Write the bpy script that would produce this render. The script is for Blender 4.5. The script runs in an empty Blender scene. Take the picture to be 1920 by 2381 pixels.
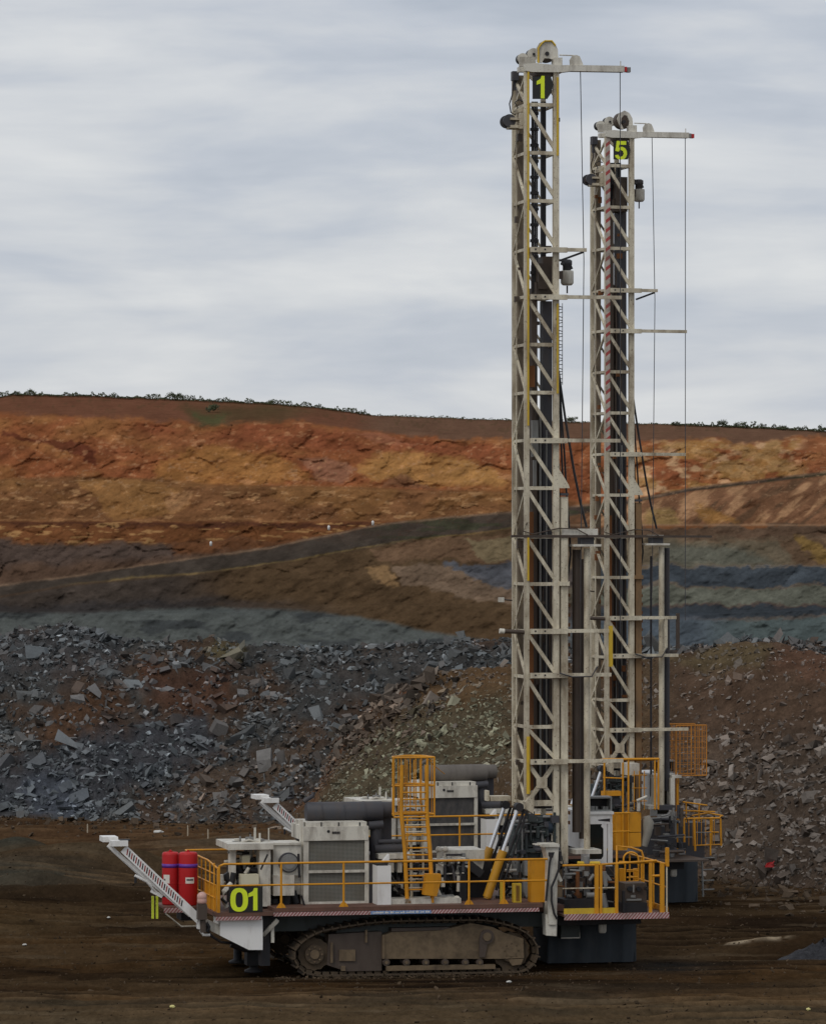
import bpy, math, random
import numpy as np
from mathutils import Vector, Matrix
D2R = math.radians
S = bpy.context.scene
COL = S.collection

# ------------------------------------------------------------------ camera
ZC = 10.2           # eye height (m): the photographer stands on a higher bench
F = 10000.0         # focal length in photo pixels (1920 x 2381)
HZ = 1250.0         # horizon row in the photo
cam_d = bpy.data.cameras.new('camera')
cam = bpy.data.objects.new('camera', cam_d); COL.objects.link(cam)
cam.location = (0, 0, ZC); cam.rotation_euler = (D2R(90), 0, 0)
cam_d.sensor_fit = 'AUTO'; cam_d.sensor_width = 36
cam_d.lens = 36 * F / 2381.0
cam_d.shift_y = (HZ - 1190.5) / 2381.0
cam_d.clip_start = 1; cam_d.clip_end = 6000
S.camera = cam

# ------------------------------------------------------------------ sky and sun
SUN_EL, SUN_AZ = D2R(48), D2R(215)     # azimuth clockwise from +Y: behind the camera, to the left
w = bpy.data.worlds.new('World'); S.world = w; w.use_nodes = True
nt = w.node_tree; nt.nodes.clear()
def N(t, kind, **kw):
    n = t.nodes.new(kind)
    for k, v in kw.items(): setattr(n, k, v)
    return n
out = N(nt, 'ShaderNodeOutputWorld'); bg = N(nt, 'ShaderNodeBackground')
bg.inputs['Strength'].default_value = 0.1
sky = N(nt, 'ShaderNodeTexSky', sky_type='NISHITA', sun_disc=False, sun_elevation=SUN_EL, sun_rotation=SUN_AZ)
tc = N(nt, 'ShaderNodeTexCoord')
def cloud(scale, vec, detail, rough, dist, loc, rot=0.0):
    mp = N(nt, 'ShaderNodeMapping'); mp.inputs['Scale'].default_value = vec; mp.inputs['Location'].default_value = loc
    mp.inputs['Rotation'].default_value = (0, rot, 0)
    nt.links.new(tc.outputs['Generated'], mp.inputs['Vector'])
    no = N(nt, 'ShaderNodeTexNoise'); no.inputs['Scale'].default_value = scale
    no.inputs['Detail'].default_value = detail; no.inputs['Roughness'].default_value = rough
    no.inputs['Distortion'].default_value = dist
    nt.links.new(mp.outputs['Vector'], no.inputs['Vector'])
    return no.outputs['Fac']
def mth(t, op, a, b=None, c=None, clamp=False):
    n = N(t, 'ShaderNodeMath', operation=op, use_clamp=clamp)
    for i, v in enumerate((a, b, c)):
        if v is None: continue
        if isinstance(v, (int, float)): n.inputs[i].default_value = v
        else: t.links.new(v, n.inputs[i])
    return n.outputs[0]
c1 = cloud(9.0, (1.0, 1.0, 5.5), 6, 0.52, 0.35, (3.1, 0, 1.7), D2R(4))      # broad soft streaks
c2 = cloud(22.0, (1.0, 1.0, 3.4), 5, 0.5, 0.4, (0.4, 2.0, 5.1), D2R(-3))    # finer wisps
c3 = cloud(5.0, (1.0, 1.0, 3.6), 3, 0.5, 0.1, (7.7, 1.0, 0.3))
c4 = cloud(16.0, (1.0, 1.0, 9.0), 4, 0.5, 0.3, (1.1, 4.0, 2.3), D2R(3))
cm = mth(nt, 'MULTIPLY_ADD', c4, 0.12, mth(nt, 'MULTIPLY_ADD', c1, 0.44, mth(nt, 'MULTIPLY_ADD', c2, 0.20, mth(nt, 'MULTIPLY', c3, 0.26))))
rp = N(nt, 'ShaderNodeValToRGB'); nt.links.new(cm, rp.inputs['Fac'])
e = rp.color_ramp; e.elements[0].position = 0.37; e.elements[0].color = (4.2, 4.65, 5.4, 1)
e.elements[1].position = 0.62; e.elements[1].color = (7.4, 7.5, 7.6, 1)
x = e.elements.new(0.47); x.color = (5.3, 5.65, 6.3, 1)
x = e.elements.new(0.53); x.color = (6.2, 6.42, 6.8, 1)
mx = N(nt, 'ShaderNodeMix', data_type='RGBA'); mx.inputs['Factor'].default_value = 0.93
nt.links.new(sky.outputs['Color'], mx.inputs[6]); nt.links.new(rp.outputs['Color'], mx.inputs[7])
nt.links.new(mx.outputs[2], bg.inputs['Color']); nt.links.new(bg.outputs[0], out.inputs[0])

sd = bpy.data.lights.new('sun', 'SUN'); sd.energy = 1.0; sd.angle = D2R(25); sd.color = (1.0, 0.95, 0.88)
so = bpy.data.objects.new('sun', sd); COL.objects.link(so)
dv = Vector((math.sin(SUN_AZ) * math.cos(SUN_EL), math.cos(SUN_AZ) * math.cos(SUN_EL), math.sin(SUN_EL)))
so.rotation_euler = dv.to_track_quat('Z', 'Y').to_euler(); so.location = (-30, -30, 60)

S.view_settings.view_transform = 'Standard'; S.view_settings.look = 'None'
S.view_settings.exposure = 0; S.view_settings.gamma = 1
S.render.engine = 'CYCLES'
S.render.resolution_x = 825; S.render.resolution_y = 1024

# ------------------------------------------------------------------ numeric noise for terrain
def vnoise(x, y, seed=0):
    xi = np.floor(x).astype(np.int64); yi = np.floor(y).astype(np.int64)
    fx = x - xi; fy = y - yi
    fx = fx * fx * (3 - 2 * fx); fy = fy * fy * (3 - 2 * fy)
    def h(a, b):
        n = (a * 374761393 + b * 668265263 + seed * 974634777) & 0xffffffff
        n = ((n ^ (n >> 13)) * 1274126177) & 0xffffffff
        n = n ^ (n >> 16)
        return (n & 0xffffff) / float(0xffffff)
    return (h(xi, yi) * (1 - fx) + h(xi + 1, yi) * fx) * (1 - fy) + (h(xi, yi + 1) * (1 - fx) + h(xi + 1, yi + 1) * fx) * fy
def fbm(x, y, o=4, seed=0, g=0.5):
    s = 0; a = 1; t = 0
    for i in range(o):
        s = s + a * vnoise(x * 2 ** i + 17.3 * i, y * 2 ** i - 9.1 * i, seed + i); t += a; a *= g
    return s / t
def hsh(a, b, k):
    n = (a * 374761393 + b * 668265263 + k * 974634777) & 0xffffffff
    n = ((n ^ (n >> 13)) * 1274126177) & 0xffffffff; n = n ^ (n >> 16)
    return (n & 0xffffff) / float(0xffffff)
def cells(x, y, seed=0):
    """angular cells: (tilted plane height, random value per cell, distance to the cell border)"""
    xi = np.floor(x).astype(np.int64); yi = np.floor(y).astype(np.int64)
    d1 = np.full(x.shape, 9.0); d2 = np.full(x.shape, 9.0); hh = np.zeros(x.shape); vv = np.zeros(x.shape)
    for i in (-1, 0, 1):
        for j in (-1, 0, 1):
            a, b = xi + i, yi + j; cx = a + hsh(a, b, seed + 1); cy = b + hsh(a, b, seed + 2)
            dx, dy = x - cx, y - cy; d = np.hypot(dx, dy); r1 = hsh(a, b, seed + 3); pl = (hsh(a, b, seed + 4) - .5) * dx * 1.6 + (hsh(a, b, seed + 5) - .5) * dy * 1.6 + r1 - .5
            m = d < d1; d2 = np.where(m, d1, np.minimum(d2, d)); hh = np.where(m, pl, hh); vv = np.where(m, r1, vv); d1 = np.where(m, d, d1)
    return hh, vv, d2 - d1
def lin(c):
    c = np.array(c, float) / 255.0
    return np.where(c <= 0.04045, c / 12.92, ((c + 0.055) / 1.055) ** 2.4)
def interp(x, pts):
    return np.interp(x, [p[0] for p in pts], [p[1] for p in pts])
def sstep(a, b, x):
    t = np.clip((x - a) / (b - a), 0, 1); return t * t * (3 - 2 * t)

# ------------------------------------------------------------------ materials
MATS = {}
def principled(name):
    m = bpy.data.materials.new(name); m.use_nodes = True
    t = m.node_tree; b = t.nodes['Principled BSDF']; MATS[name] = m
    return m, t, b
def link(t, a, b): t.links.new(a, b)
def noise(t, vec, scale, detail=5, rough=0.6, stretch=(1, 1, 1)):
    mp = N(t, 'ShaderNodeMapping'); mp.inputs['Scale'].default_value = stretch; link(t, vec, mp.inputs['Vector'])
    n = N(t, 'ShaderNodeTexNoise'); n.inputs['Scale'].default_value = scale
    n.inputs['Detail'].default_value = detail; n.inputs['Roughness'].default_value = rough
    link(t, mp.outputs[0], n.inputs['Vector']); return n.outputs['Fac']
def ramp(t, f, p0, p1):
    n = N(t, 'ShaderNodeMapRange', clamp=True); link(t, f, n.inputs[0])
    n.inputs[1].default_value = p0; n.inputs[2].default_value = p1; return n.outputs[0]
def mixc(t, f, a, b):
    n = N(t, 'ShaderNodeMix', data_type='RGBA')
    if isinstance(f, (int, float)): n.inputs[0].default_value = f
    else: link(t, f, n.inputs[0])
    for i, v in ((6, a), (7, b)):
        if isinstance(v, tuple): n.inputs[i].default_value = (*v[:3], 1)
        else: link(t, v, n.inputs[i])
    return n.outputs[2]
def bump(t, b, h, strength, dist):
    n = N(t, 'ShaderNodeBump'); n.inputs['Strength'].default_value = strength; n.inputs['Distance'].default_value = dist
    link(t, h, n.inputs['Height']); link(t, n.outputs[0], b.inputs['Normal'])
def paint(name, col, rough=0.5, metal=0.0, dirt=(0.10, 0.07, 0.045), amount=0.5, streak=True, scale=3.0, chips=0.15, chip_at=0.68):
    m, t, b = principled(name)
    tcn = N(t, 'ShaderNodeTexCoord'); o = tcn.outputs['Object']
    n1 = noise(t, o, scale, 7, 0.68, (1, 1, 0.35 if streak else 1))
    n2 = noise(t, o, scale * 9, 4, 0.7)
    f = ramp(t, n1, 0.62 - 0.3 * amount, 0.98 - 0.35 * amount)
    base = mixc(t, mth(t, 'MULTIPLY', f, amount + 0.25, clamp=True), tuple(col), tuple(dirt))
    ch = ramp(t, n2, chip_at, chip_at + 0.06)
    base = mixc(t, mth(t, 'MULTIPLY', ch, chips), base, (0.09, 0.045, 0.025))
    link(t, base, b.inputs['Base Color'])
    b.inputs['Roughness'].default_value = rough; b.inputs['Metallic'].default_value = metal
    b.inputs['Specular IOR Level'].default_value = 0.35
    return m
def stripes(name, a, c, fx, fz, duty=0.5):
    m, t, b = principled(name)
    tcn = N(t, 'ShaderNodeTexCoord'); sp = N(t, 'ShaderNodeSeparateXYZ'); link(t, tcn.outputs['Object'], sp.inputs[0])
    s = mth(t, 'FRACT', mth(t, 'ADD', mth(t, 'MULTIPLY', sp.outputs[0], fx), mth(t, 'MULTIPLY', sp.outputs[2], fz)))
    k = mth(t, 'LESS_THAN', s, duty)
    base = mixc(t, k, tuple(c), tuple(a))
    n1 = noise(t, tcn.outputs['Object'], 4, 6, 0.65)
    base = mixc(t, ramp(t, n1, 0.45, 0.8), base, (0.12, 0.09, 0.07))
    link(t, base, b.inputs['Base Color']); b.inputs['Roughness'].default_value = 0.5
    return m
CREAM = (0.66, 0.62, 0.50)
M_white = paint('cream_white_paint', (0.62, 0.59, 0.51), 0.5, amount=0.6, chips=.55, chip_at=.62)
M_clean = paint('clean_white_paint', (0.78, 0.77, 0.74), 0.5, amount=0.38, dirt=(.3, .25, .19), chips=0.3)
M_cream = paint('grimy_mast_paint', (0.66, 0.60, 0.46), 0.55, amount=0.72, dirt=(0.17, 0.12, 0.07), chips=0.75, scale=2.2, chip_at=0.6)
M_yel = paint('safety_yellow_paint', (0.62, 0.27, 0.012), 0.45, dirt=(0.16, 0.08, 0.02), amount=0.45)
M_yel2 = paint('yellow_pipe_paint', (0.60, 0.40, 0.03), 0.5, dirt=(0.2, 0.13, 0.05), amount=0.45)
M_red = paint('red_bottle_paint', (0.45, 0.012, 0.014), 0.55, dirt=(0.16, 0.025, 0.02), amount=0.45, chips=0.15)
M_dark = paint('black_hose_rubber', (0.018, 0.018, 0.02), 0.6, dirt=(0.05, 0.035, 0.03), amount=0.5)
M_grey = paint('dark_grey_steel', (0.055, 0.055, 0.062), 0.6, dirt=(0.09, 0.065, 0.05), amount=0.5)
M_mid = paint('mid_grey_steel', (0.22, 0.22, 0.21), 0.5, dirt=(0.09, 0.07, 0.05), amount=0.5)
M_brown = paint('oily_brown_steel', (0.075, 0.055, 0.042), 0.55, dirt=(0.035, 0.022, 0.016), amount=0.5)
M_tan = paint('dusty_tan_channel', (0.20, 0.16, 0.115), 0.7, dirt=(0.06, 0.045, 0.032), amount=0.5)
M_rust = paint('rusty_steel', (0.19, 0.075, 0.025), 0.8, dirt=(0.06, 0.03, 0.02), amount=0.5)
M_mud = paint('muddy_track_steel', (0.165, 0.118, 0.07), 0.85, dirt=(0.06, 0.042, 0.026), amount=0.7, streak=False)
M_shoe = paint('muddy_track_shoe', (0.08, 0.056, 0.034), 0.85, dirt=(0.035, 0.027, 0.02), amount=0.6, streak=False, scale=6)
M_blue = paint('blue_grey_tank', (0.055, 0.08, 0.115), 0.5, dirt=(0.04, 0.04, 0.04), amount=0.4)
M_rod = paint('chromed_rod', (0.75, 0.76, 0.78), 0.25, metal=0.6, amount=0.05, chips=0)
M_curt = paint('rubber_dust_curtain', (0.042, 0.050, 0.058), 0.75, dirt=(0.085, 0.085, 0.085), amount=0.45)
M_deck = paint('rusty_brown_deck_plate', (0.13, 0.065, 0.045), 0.7, dirt=(0.05, 0.035, 0.025), amount=0.5)
M_frame = paint('grey_green_chassis', (0.075, 0.085, 0.08), 0.7, dirt=(0.03, 0.025, 0.02), amount=0.5)
M_plate = paint('black_sign_plate', (0.02, 0.02, 0.018), 0.5, dirt=(0.05, 0.04, 0.03), amount=0.3)
M_num = paint('fluorescent_yellow_digit', (0.72, 0.85, 0.03), 0.5, dirt=(0.34, 0.36, 0.08), amount=0.45, chips=0.25)
M_fluo = paint('fluorescent_marker', (0.62, 0.70, 0.05), 0.5, dirt=(0.3, 0.3, 0.05), amount=0.3)
M_lab = paint('paper_white_label', (0.7, 0.66, 0.6), 0.6, amount=0.2, chips=0)
M_vio = paint('violet_band', (0.13, 0.035, 0.30), 0.45, amount=0.1, chips=0)
M_pink = paint('pink_plastic_dome', (0.55, 0.33, 0.28), 0.35, amount=0.3, dirt=(0.3, 0.16, 0.12))
M_bluew = paint('blue_lettered_decal', (0.16, 0.27, 0.48), 0.5, dirt=(0.3, 0.33, 0.38), amount=0.4, scale=8)
M_hose = paint('pale_dust_hose', (0.27, 0.25, 0.21), 0.8, dirt=(0.12, 0.1, 0.08), amount=0.5)
M_lamp = paint('red_lamp_lens', (0.45, 0.02, 0.02), 0.3, amount=0.1, chips=0)
M_haz = stripes('hazard_stripes', (0.24, 0.035, 0.035), (0.50, 0.37, 0.35), 12.5, -11.0, 0.42)
M_hazb = stripes('boom_hazard_marks', (0.30, 0.04, 0.045), (0.72, 0.66, 0.62), 7.2, 0.6, 0.5)
M_hazm = stripes('mast_hazard_marks', (0.36, 0.05, 0.045), (0.46, 0.40, 0.34), 3.0, -3.8, 0.38)

m, t, b = principled('cab_window_glass'); b.inputs['Base Color'].default_value = (0.012, 0.016, 0.016, 1)
b.inputs['Roughness'].default_value = 0.08; M_glass = m
m, t, b = principled('perforated_radiator_grille'); M_grille = m
tcn = N(t, 'ShaderNodeTexCoord'); sp = N(t, 'ShaderNodeSeparateXYZ'); link(t, tcn.outputs['Object'], sp.inputs[0])
fx = mth(t, 'MULTIPLY', sp.outputs[0], 2 * math.pi / 0.062); fz = mth(t, 'MULTIPLY', sp.outputs[2], 2 * math.pi / 0.062)
pat = mth(t, 'MULTIPLY', mth(t, 'SINE', mth(t, 'ADD', fx, fz)), mth(t, 'SINE', mth(t, 'SUBTRACT', fx, fz)))
n1 = noise(t, tcn.outputs['Object'], 2.2, 6, 0.6)
base = mixc(t, ramp(t, pat, -0.1, 0.4), (0.19, 0.185, 0.155), (0.03, 0.028, 0.024))
base = mixc(t, ramp(t, n1, 0.4, 0.9), base, (0.10, 0.085, 0.06))
link(t, base, b.inputs['Base Color']); b.inputs['Roughness'].default_value = 0.7
m, t, b = principled('dusty_radiator_core'); M_core = m
tcn = N(t, 'ShaderNodeTexCoord'); n1 = noise(t, tcn.outputs['Object'], 5, 7, 0.7, (1, 1, 0.5))
link(t, mixc(t, ramp(t, n1, 0.35, 0.75), (0.03, 0.03, 0.032), (0.10, 0.09, 0.08)), b.inputs['Base Color']); b.inputs['Roughness'].default_value = 0.8

def earth(name, scale, bstr, bdist, var=0.5, rough=0.95, dark=(0.5, 0.5, 0.5), attr='Col', stretch=(1, 1, 1), spec=0.0):
    m, t, b = principled(name)
    at = N(t, 'ShaderNodeAttribute', attribute_name=attr)
    g = N(t, 'ShaderNodeNewGeometry')
    n1 = noise(t, g.outputs['Position'], scale, 8, 0.7, stretch)
    n2 = noise(t, g.outputs['Position'], scale * 6, 5, 0.7, stretch)
    f = mth(t, 'MULTIPLY_ADD', ramp(t, n1, 0.25, 0.75), var, 1 - var * 0.5)
    f = mth(t, 'MULTIPLY', f, mth(t, 'MULTIPLY_ADD', ramp(t, n2, 0.3, 0.7), var * 0.8, 1 - var * 0.4))
    vm = N(t, 'ShaderNodeVectorMath', operation='SCALE'); link(t, at.outputs['Color'], vm.inputs[0]); link(t, f, vm.inputs['Scale'])
    link(t, vm.outputs[0], b.inputs['Base Color']); b.inputs['Roughness'].default_value = rough
    b.inputs['Specular IOR Level'].default_value = spec
    h = mth(t, 'ADD', n1, mth(t, 'MULTIPLY', n2, 0.35))
    bump(t, b, h, bstr, bdist)
    return m
M_wall = earth('pit_wall_rock', 0.5, 0.3, 0.2, 0.34)
M_ground = earth('trampled_wet_earth', 1.4, 0.7, 0.10, 0.62, 0.8, stretch=(1, 0.5, 1))
M_pile = earth('broken_rock_and_soil', 1.6, 0.8, 0.25, 0.7)
M_rock = earth('broken_rock_faces', 2.2, 0.15, 0.03, 0.35)
M_leaf = earth('scrub_leaves', 3.0, 0.0, 0.01, 0.4)

# ------------------------------------------------------------------ object helpers
def tag(o, label=None, cat=None, group=None, kind=None):
    if label: o['label'] = label
    if cat: o['category'] = cat
    if group: o['group'] = group
    if kind: o['kind'] = kind
    return o
def empty(name, loc=(0, 0, 0), rz=0):
    o = bpy.data.objects.new(name, None); COL.objects.link(o); o.location = loc; o.rotation_euler = (0, 0, rz); return o
class MB:
    def __init__(s): s.v = []; s.f = []; s.m = []; s.s = []; s.g = []; s.gi = 0
    def add(s, vs, fs, m=0, sm=False, keep=False):
        if not keep: s.gi += 1
        n = len(s.v); s.g += [s.gi] * len(fs); s.v += [tuple(p) for p in vs]
        for f in fs: s.f.append([i + n for i in f]); s.m.append(m); s.s.append(sm)
        return s
    def box(s, x0, x1, y0, y1, z0, z1, m=0):
        return s.add([(x0,y0,z0),(x1,y0,z0),(x1,y1,z0),(x0,y1,z0),(x0,y0,z1),(x1,y0,z1),(x1,y1,z1),(x0,y1,z1)],
                     [(0,3,2,1),(4,5,6,7),(0,1,5,4),(1,2,6,5),(2,3,7,6),(3,0,4,7)], m)
    def bar(s, p, q, wd, hd=None, m=0, up=(0, 1, 0)):
        hd = hd or wd; p = Vector(p); q = Vector(q); d = (q - p)
        if d.length < 1e-6: return s
        d.normalize(); u = Vector(up)
        if abs(d.dot(u)) > 0.98: u = Vector((1, 0, 0))
        a = d.cross(u).normalized(); c = a.cross(d).normalized()
        a *= wd / 2; c *= hd / 2
        vs = [p-a-c, p+a-c, p+a+c, p-a+c, q-a-c, q+a-c, q+a+c, q-a+c]
        return s.add(vs, [(0,3,2,1),(4,5,6,7),(0,1,5,4),(1,2,6,5),(2,3,7,6),(3,0,4,7)], m)
    def tube(s, pts, r, seg=8, m=0, cap=True):
        pts = [Vector(p) for p in pts]; n0 = len(s.v); rs = r if isinstance(r, (list, tuple)) else [r] * len(pts)
        ref = None; rings = []
        for i, p in enumerate(pts):
            d = (pts[min(i + 1, len(pts) - 1)] - pts[max(i - 1, 0)]).normalized()
            if ref is None: ref = Vector((0, 0, 1)) if abs(d.z) < 0.9 else Vector((0, 1, 0))
            a = d.cross(ref).normalized(); c = d.cross(a).normalized(); ref = -c if False else ref
            if abs(d.dot(ref)) > 0.95: ref = a
            rings.append([p + (a * math.cos(k * 2 * math.pi / seg) + c * math.sin(k * 2 * math.pi / seg)) * rs[i] for k in range(seg)])
        vs = [v for rg in rings for v in rg]; fs = []
        for i in range(len(pts) - 1):
            for k in range(seg):
                k2 = (k + 1) % seg; fs.append((i*seg+k, i*seg+k2, (i+1)*seg+k2, (i+1)*seg+k))
        s.add(vs, fs, m, True)
        if cap:
            s.add(rings[0], [list(range(seg))[::-1]], m, False, True); s.add(rings[-1], [list(range(seg))], m, False, True)
        return s
    def prism(s, poly, y0, y1, m=0):
        n = len(poly)
        vs = [(a, y0, c) for a, c in poly] + [(a, y1, c) for a, c in poly]
        fs = [list(range(n)), list(range(2 * n - 1, n - 1, -1))]
        for i in range(n):
            j = (i + 1) % n; fs.append((i, i + n, j + n, j))
        return s.add(vs, fs, m)
    def lathe(s, c, prof, seg=20, m=0):
        cx, cy, cz = c; vs = []; fs = []
        for r, z in prof:
            for k in range(seg):
                a = 2 * math.pi * k / seg; vs.append((cx + r * math.cos(a), cy + r * math.sin(a), cz + z))
        for i in range(len(prof) - 1):
            for k in range(seg):
                k2 = (k + 1) % seg; fs.append((i*seg+k, i*seg+k2, (i+1)*seg+k2, (i+1)*seg+k))
        fs.append(list(range(seg))[::-1]); fs.append([(len(prof) - 1) * seg + k for k in range(seg)])
        return s.add(vs, fs, m, True)
    def build(s, name, mats, parent=None, label=None):
        me = bpy.data.meshes.new(name); me.from_pydata(s.v, [], s.f)
        for mt in (mats if isinstance(mats, (list, tuple)) else [mats]): me.materials.append(mt)
        me.polygons.foreach_set('material_index', s.m); me.polygons.foreach_set('use_smooth', s.s)
        me.update(); o = bpy.data.objects.new(name, me); COL.objects.link(o)
        if parent: o.parent = parent
        if label: o['label'] = label
        return o
def build_each(mb, name, mats, parent):
    """every solid added to mb becomes a part of its own"""
    out_ = []
    for g in sorted(set(mb.g)):
        fi = [i for i, q in enumerate(mb.g) if q == g]; used = sorted({v for i in fi for v in mb.f[i]}); mp = {v: k for k, v in enumerate(used)}
        o = MB(); o.v = [mb.v[v] for v in used]; o.f = [[mp[v] for v in mb.f[i]] for i in fi]; o.m = [mb.m[i] for i in fi]; o.s = [mb.s[i] for i in fi]; o.g = [1] * len(fi)
        out_.append(o.build(name, mats, parent))
    return out_
def grid_mesh(name, X, Y, Z, C, mat):
    r, c = X.shape
    co = np.stack([X, Y, Z], -1).reshape(-1, 3)
    me = bpy.data.meshes.new(name)
    idx = np.arange(r * c).reshape(r, c)
    q = np.stack([idx[:-1, :-1], idx[:-1, 1:], idx[1:, 1:], idx[1:, :-1]], -1).reshape(-1, 4)
    me.vertices.add(len(co)); me.vertices.foreach_set('co', co.ravel().astype(np.float32))
    me.loops.add(q.size); me.loops.foreach_set('vertex_index', q.ravel().astype(np.int32))
    me.polygons.add(len(q)); me.polygons.foreach_set('loop_start', (np.arange(len(q)) * 4).astype(np.int32))
    me.update(calc_edges=True); me.validate()
    a = me.color_attributes.new('Col', 'FLOAT_COLOR', 'POINT')
    cc = np.concatenate([C.reshape(-1, 3), np.ones((len(co), 1))], 1)
    a.data.foreach_set('color', cc.ravel().astype(np.float32))
    me.polygons.foreach_set('use_smooth', [True] * len(q)); me.materials.append(mat)
    o = bpy.data.objects.new(name, me); COL.objects.link(o); return o
def poly_mask(x, y, poly, soft=6.0):
    """soft mask of a polygon: signed distance based"""
    n = len(poly); inside = np.zeros(x.shape, bool); dist = np.full(x.shape, 1e9)
    for i in range(n):
        x0, y0 = poly[i]; x1, y1 = poly[(i + 1) % n]
        c = ((y0 > y) != (y1 > y)) & (x < (x1 - x0) * (y - y0) / ((y1 - y0) or 1e-9) + x0); inside ^= c
        dx, dy = x1 - x0, y1 - y0; t = np.clip(((x - x0) * dx + (y - y0) * dy) / (dx * dx + dy * dy), 0, 1)
        dist = np.minimum(dist, np.hypot(x - x0 - t * dx, y - y0 - t * dy))
    sd = np.where(inside, dist, -dist); return sstep(-soft, soft, sd)
def mixn(C, f, c):
    f = f[..., None]; return C * (1 - f) + np.array(c) * f
def unproj(px, py, Y):
    return (px - 960) / F * Y, Y, ZC - (py - HZ) / F * Y

# ------------------------------------------------------------------ pit wall
SKY = [(-2600, 880), (-900, 900), (-100, 926), (0, 922), (30, 917), (220, 921), (400, 928), (640, 939), (747, 948), (869, 966), (1186, 977), (1481, 985), (1675, 990), (1920, 1002), (3000, 1040), (4600, 1060)]
KW = 0.92      # mean brightness of a wall face per unit of albedo
def ac(*c):
    l = lin(c); y = l @ np.array([.21, .72, .07]); return (l * .87 + y * .13) / KW * np.array([1.0, 1.0, .94])
def wall_color(px, py):
    wx = px + (fbm(px / 60, py / 40, 4, 11) - 0.5) * 46; wy = py + (fbm(px / 70, py / 35, 4, 23) - 0.5) * 30
    wx = wx + (fbm(px / 9, py / 6, 3, 211) - .5) * 18; wy = wy + (fbm(px / 11, py / 6, 3, 213) - .5) * 12
    n = fbm(px / 120, py / 50, 5, 5); fine = fbm(px / 14, py / 7, 4, 31); diag = fbm((px + py * 1.2) / 26, (py - px * .35) / 60, 4, 41)
    sk = interp(px, SKY)
    b1 = interp(px, [(0, 965), (300, 975), (450, 990), (640, 980), (900, 1012), (1186, 1030), (1480, 1020), (1700, 1030), (1830, 1022), (1920, 1018)])
    b2 = interp(px, [(0, 1115), (180, 1108), (370, 1115), (500, 1128), (800, 1133), (1180, 1145), (1400, 1172), (1480, 1160), (1600, 1136), (1920, 1098), (2600, 1020)])
    ru = interp(px, [(-900, 1440), (0, 1360), (150, 1342), (370, 1310), (640, 1270), (900, 1217), (1186, 1190), (1400, 1172), (1480, 1160), (1600, 1136), (1920, 1098), (2600, 1020)])
    rl = interp(px, [(-900, 1460), (0, 1385), (180, 1356), (480, 1330), (640, 1308), (900, 1265), (1186, 1228), (1400, 1186), (1480, 1167), (1600, 1143), (1920, 1105), (2600, 1030)])
    left = 1 - sstep(1250, 1400, px)
    C = np.zeros(px.shape + (3,)) + ac(112, 70, 40)
    # topsoil
    C = mixn(C, sstep(b1 + 8, b1 - 8, wy), ac(104, 66, 48)); C = mixn(C, sstep(b1 + 8, b1 - 8, wy) * sstep(800, 900, px), ac(100, 72, 56))
    C = mixn(C, poly_mask(wx, wy, [(420, 940), (640, 945), (760, 960), (640, 985), (450, 990)], 18) * (0.35 + 0.6 * n), ac(78, 64, 42))
    C = mixn(C, poly_mask(wx, wy, [(455, 958), (520, 962), (515, 984), (460, 980)], 8) * 0.8, ac(70, 72, 44))
    C = mixn(C, sstep(0.55, 0.7, fine) * sstep(b1, b1 - 30, py) * 0.35, ac(60, 52, 32))
    # first orange face
    f1 = sstep(b1 - 8, b1 + 8, wy) * sstep(b2 + 6, b2 - 6, py)
    C = mixn(C, f1, ac(132, 76, 42)); C = mixn(C, f1 * sstep(0.5, 0.72, n) * 0.8, ac(140, 92, 48)); C = mixn(C, f1 * sstep(0.45, 0.25, n) * .6, ac(122, 68, 42))
    red = f1 * sstep(0, 14, wy - b1) * sstep(b1 + 62, b1 + 34, wy) * sstep(200, 380, px) * sstep(1260, 1100, px)
    C = mixn(C, red * 0.45, ac(118, 60, 40))
    C = mixn(C, poly_mask(wx, wy, [(440, 1035), (560, 1045), (645, 1050), (735, 1122), (500, 1127), (375, 1112), (365, 1085)], 8) * 0.7, ac(148, 100, 46))
    C = mixn(C, poly_mask(wx, wy, [(820, 1090), (890, 1048), (960, 1052), (1060, 1072), (1150, 1090), (1182, 1132), (1000, 1132), (930, 1108), (860, 1125)], 8) * 0.75, ac(162, 116, 58))
    C = mixn(C, poly_mask(wx, wy, [(905, 1112), (935, 1096), (965, 1108), (1010, 1136), (880, 1136)], 4) * 0.8, ac(122, 82, 56))
    C = mixn(C, poly_mask(wx, wy, [(700, 1070), (760, 1062), (825, 1085), (800, 1122), (740, 1118)], 5) * 0.75, ac(136, 92, 70))
    C = mixn(C, poly_mask(wx, wy, [(810, 1008), (890, 1012), (960, 1042), (880, 1038)], 4) * 0.6, ac(146, 92, 66))
    C = mixn(C, poly_mask(wx, wy, [(0, 1010), (90, 1016), (160, 1024), (212, 1050), (222, 1082), (190, 1060), (120, 1030), (0, 1020)], 3) * 0.8, ac(88, 42, 30))
    rt = f1 * sstep(1440, 1500, px)
    C = mixn(C, rt * (1 - sstep(1840, 1890, px)) * sstep(0.38, 0.62, fbm(px / 30, py / 14, 4, 77)), ac(176, 136, 98))
    C = mixn(C, rt * sstep(0.5, 0.6, fbm(px / 50, py / 24, 4, 78)) * .7, ac(142, 104, 50))
    C = mixn(C, rt * sstep(1830, 1890, px) * 0.6, ac(132, 76, 48))
    C = mixn(C, f1 * sstep(0.66, 0.74, fbm(px / 18, py / 8, 4, 83)) * 0.4, ac(182, 130, 88))
    # second face, left
    f2 = sstep(b2 - 5, b2 + 5, py) * sstep(1216, 1208, py) * left
    C = mixn(C, f2, ac(112, 74, 44)); C = mixn(C, f2 * sstep(0.45, 0.65, n), ac(124, 84, 46))
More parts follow.
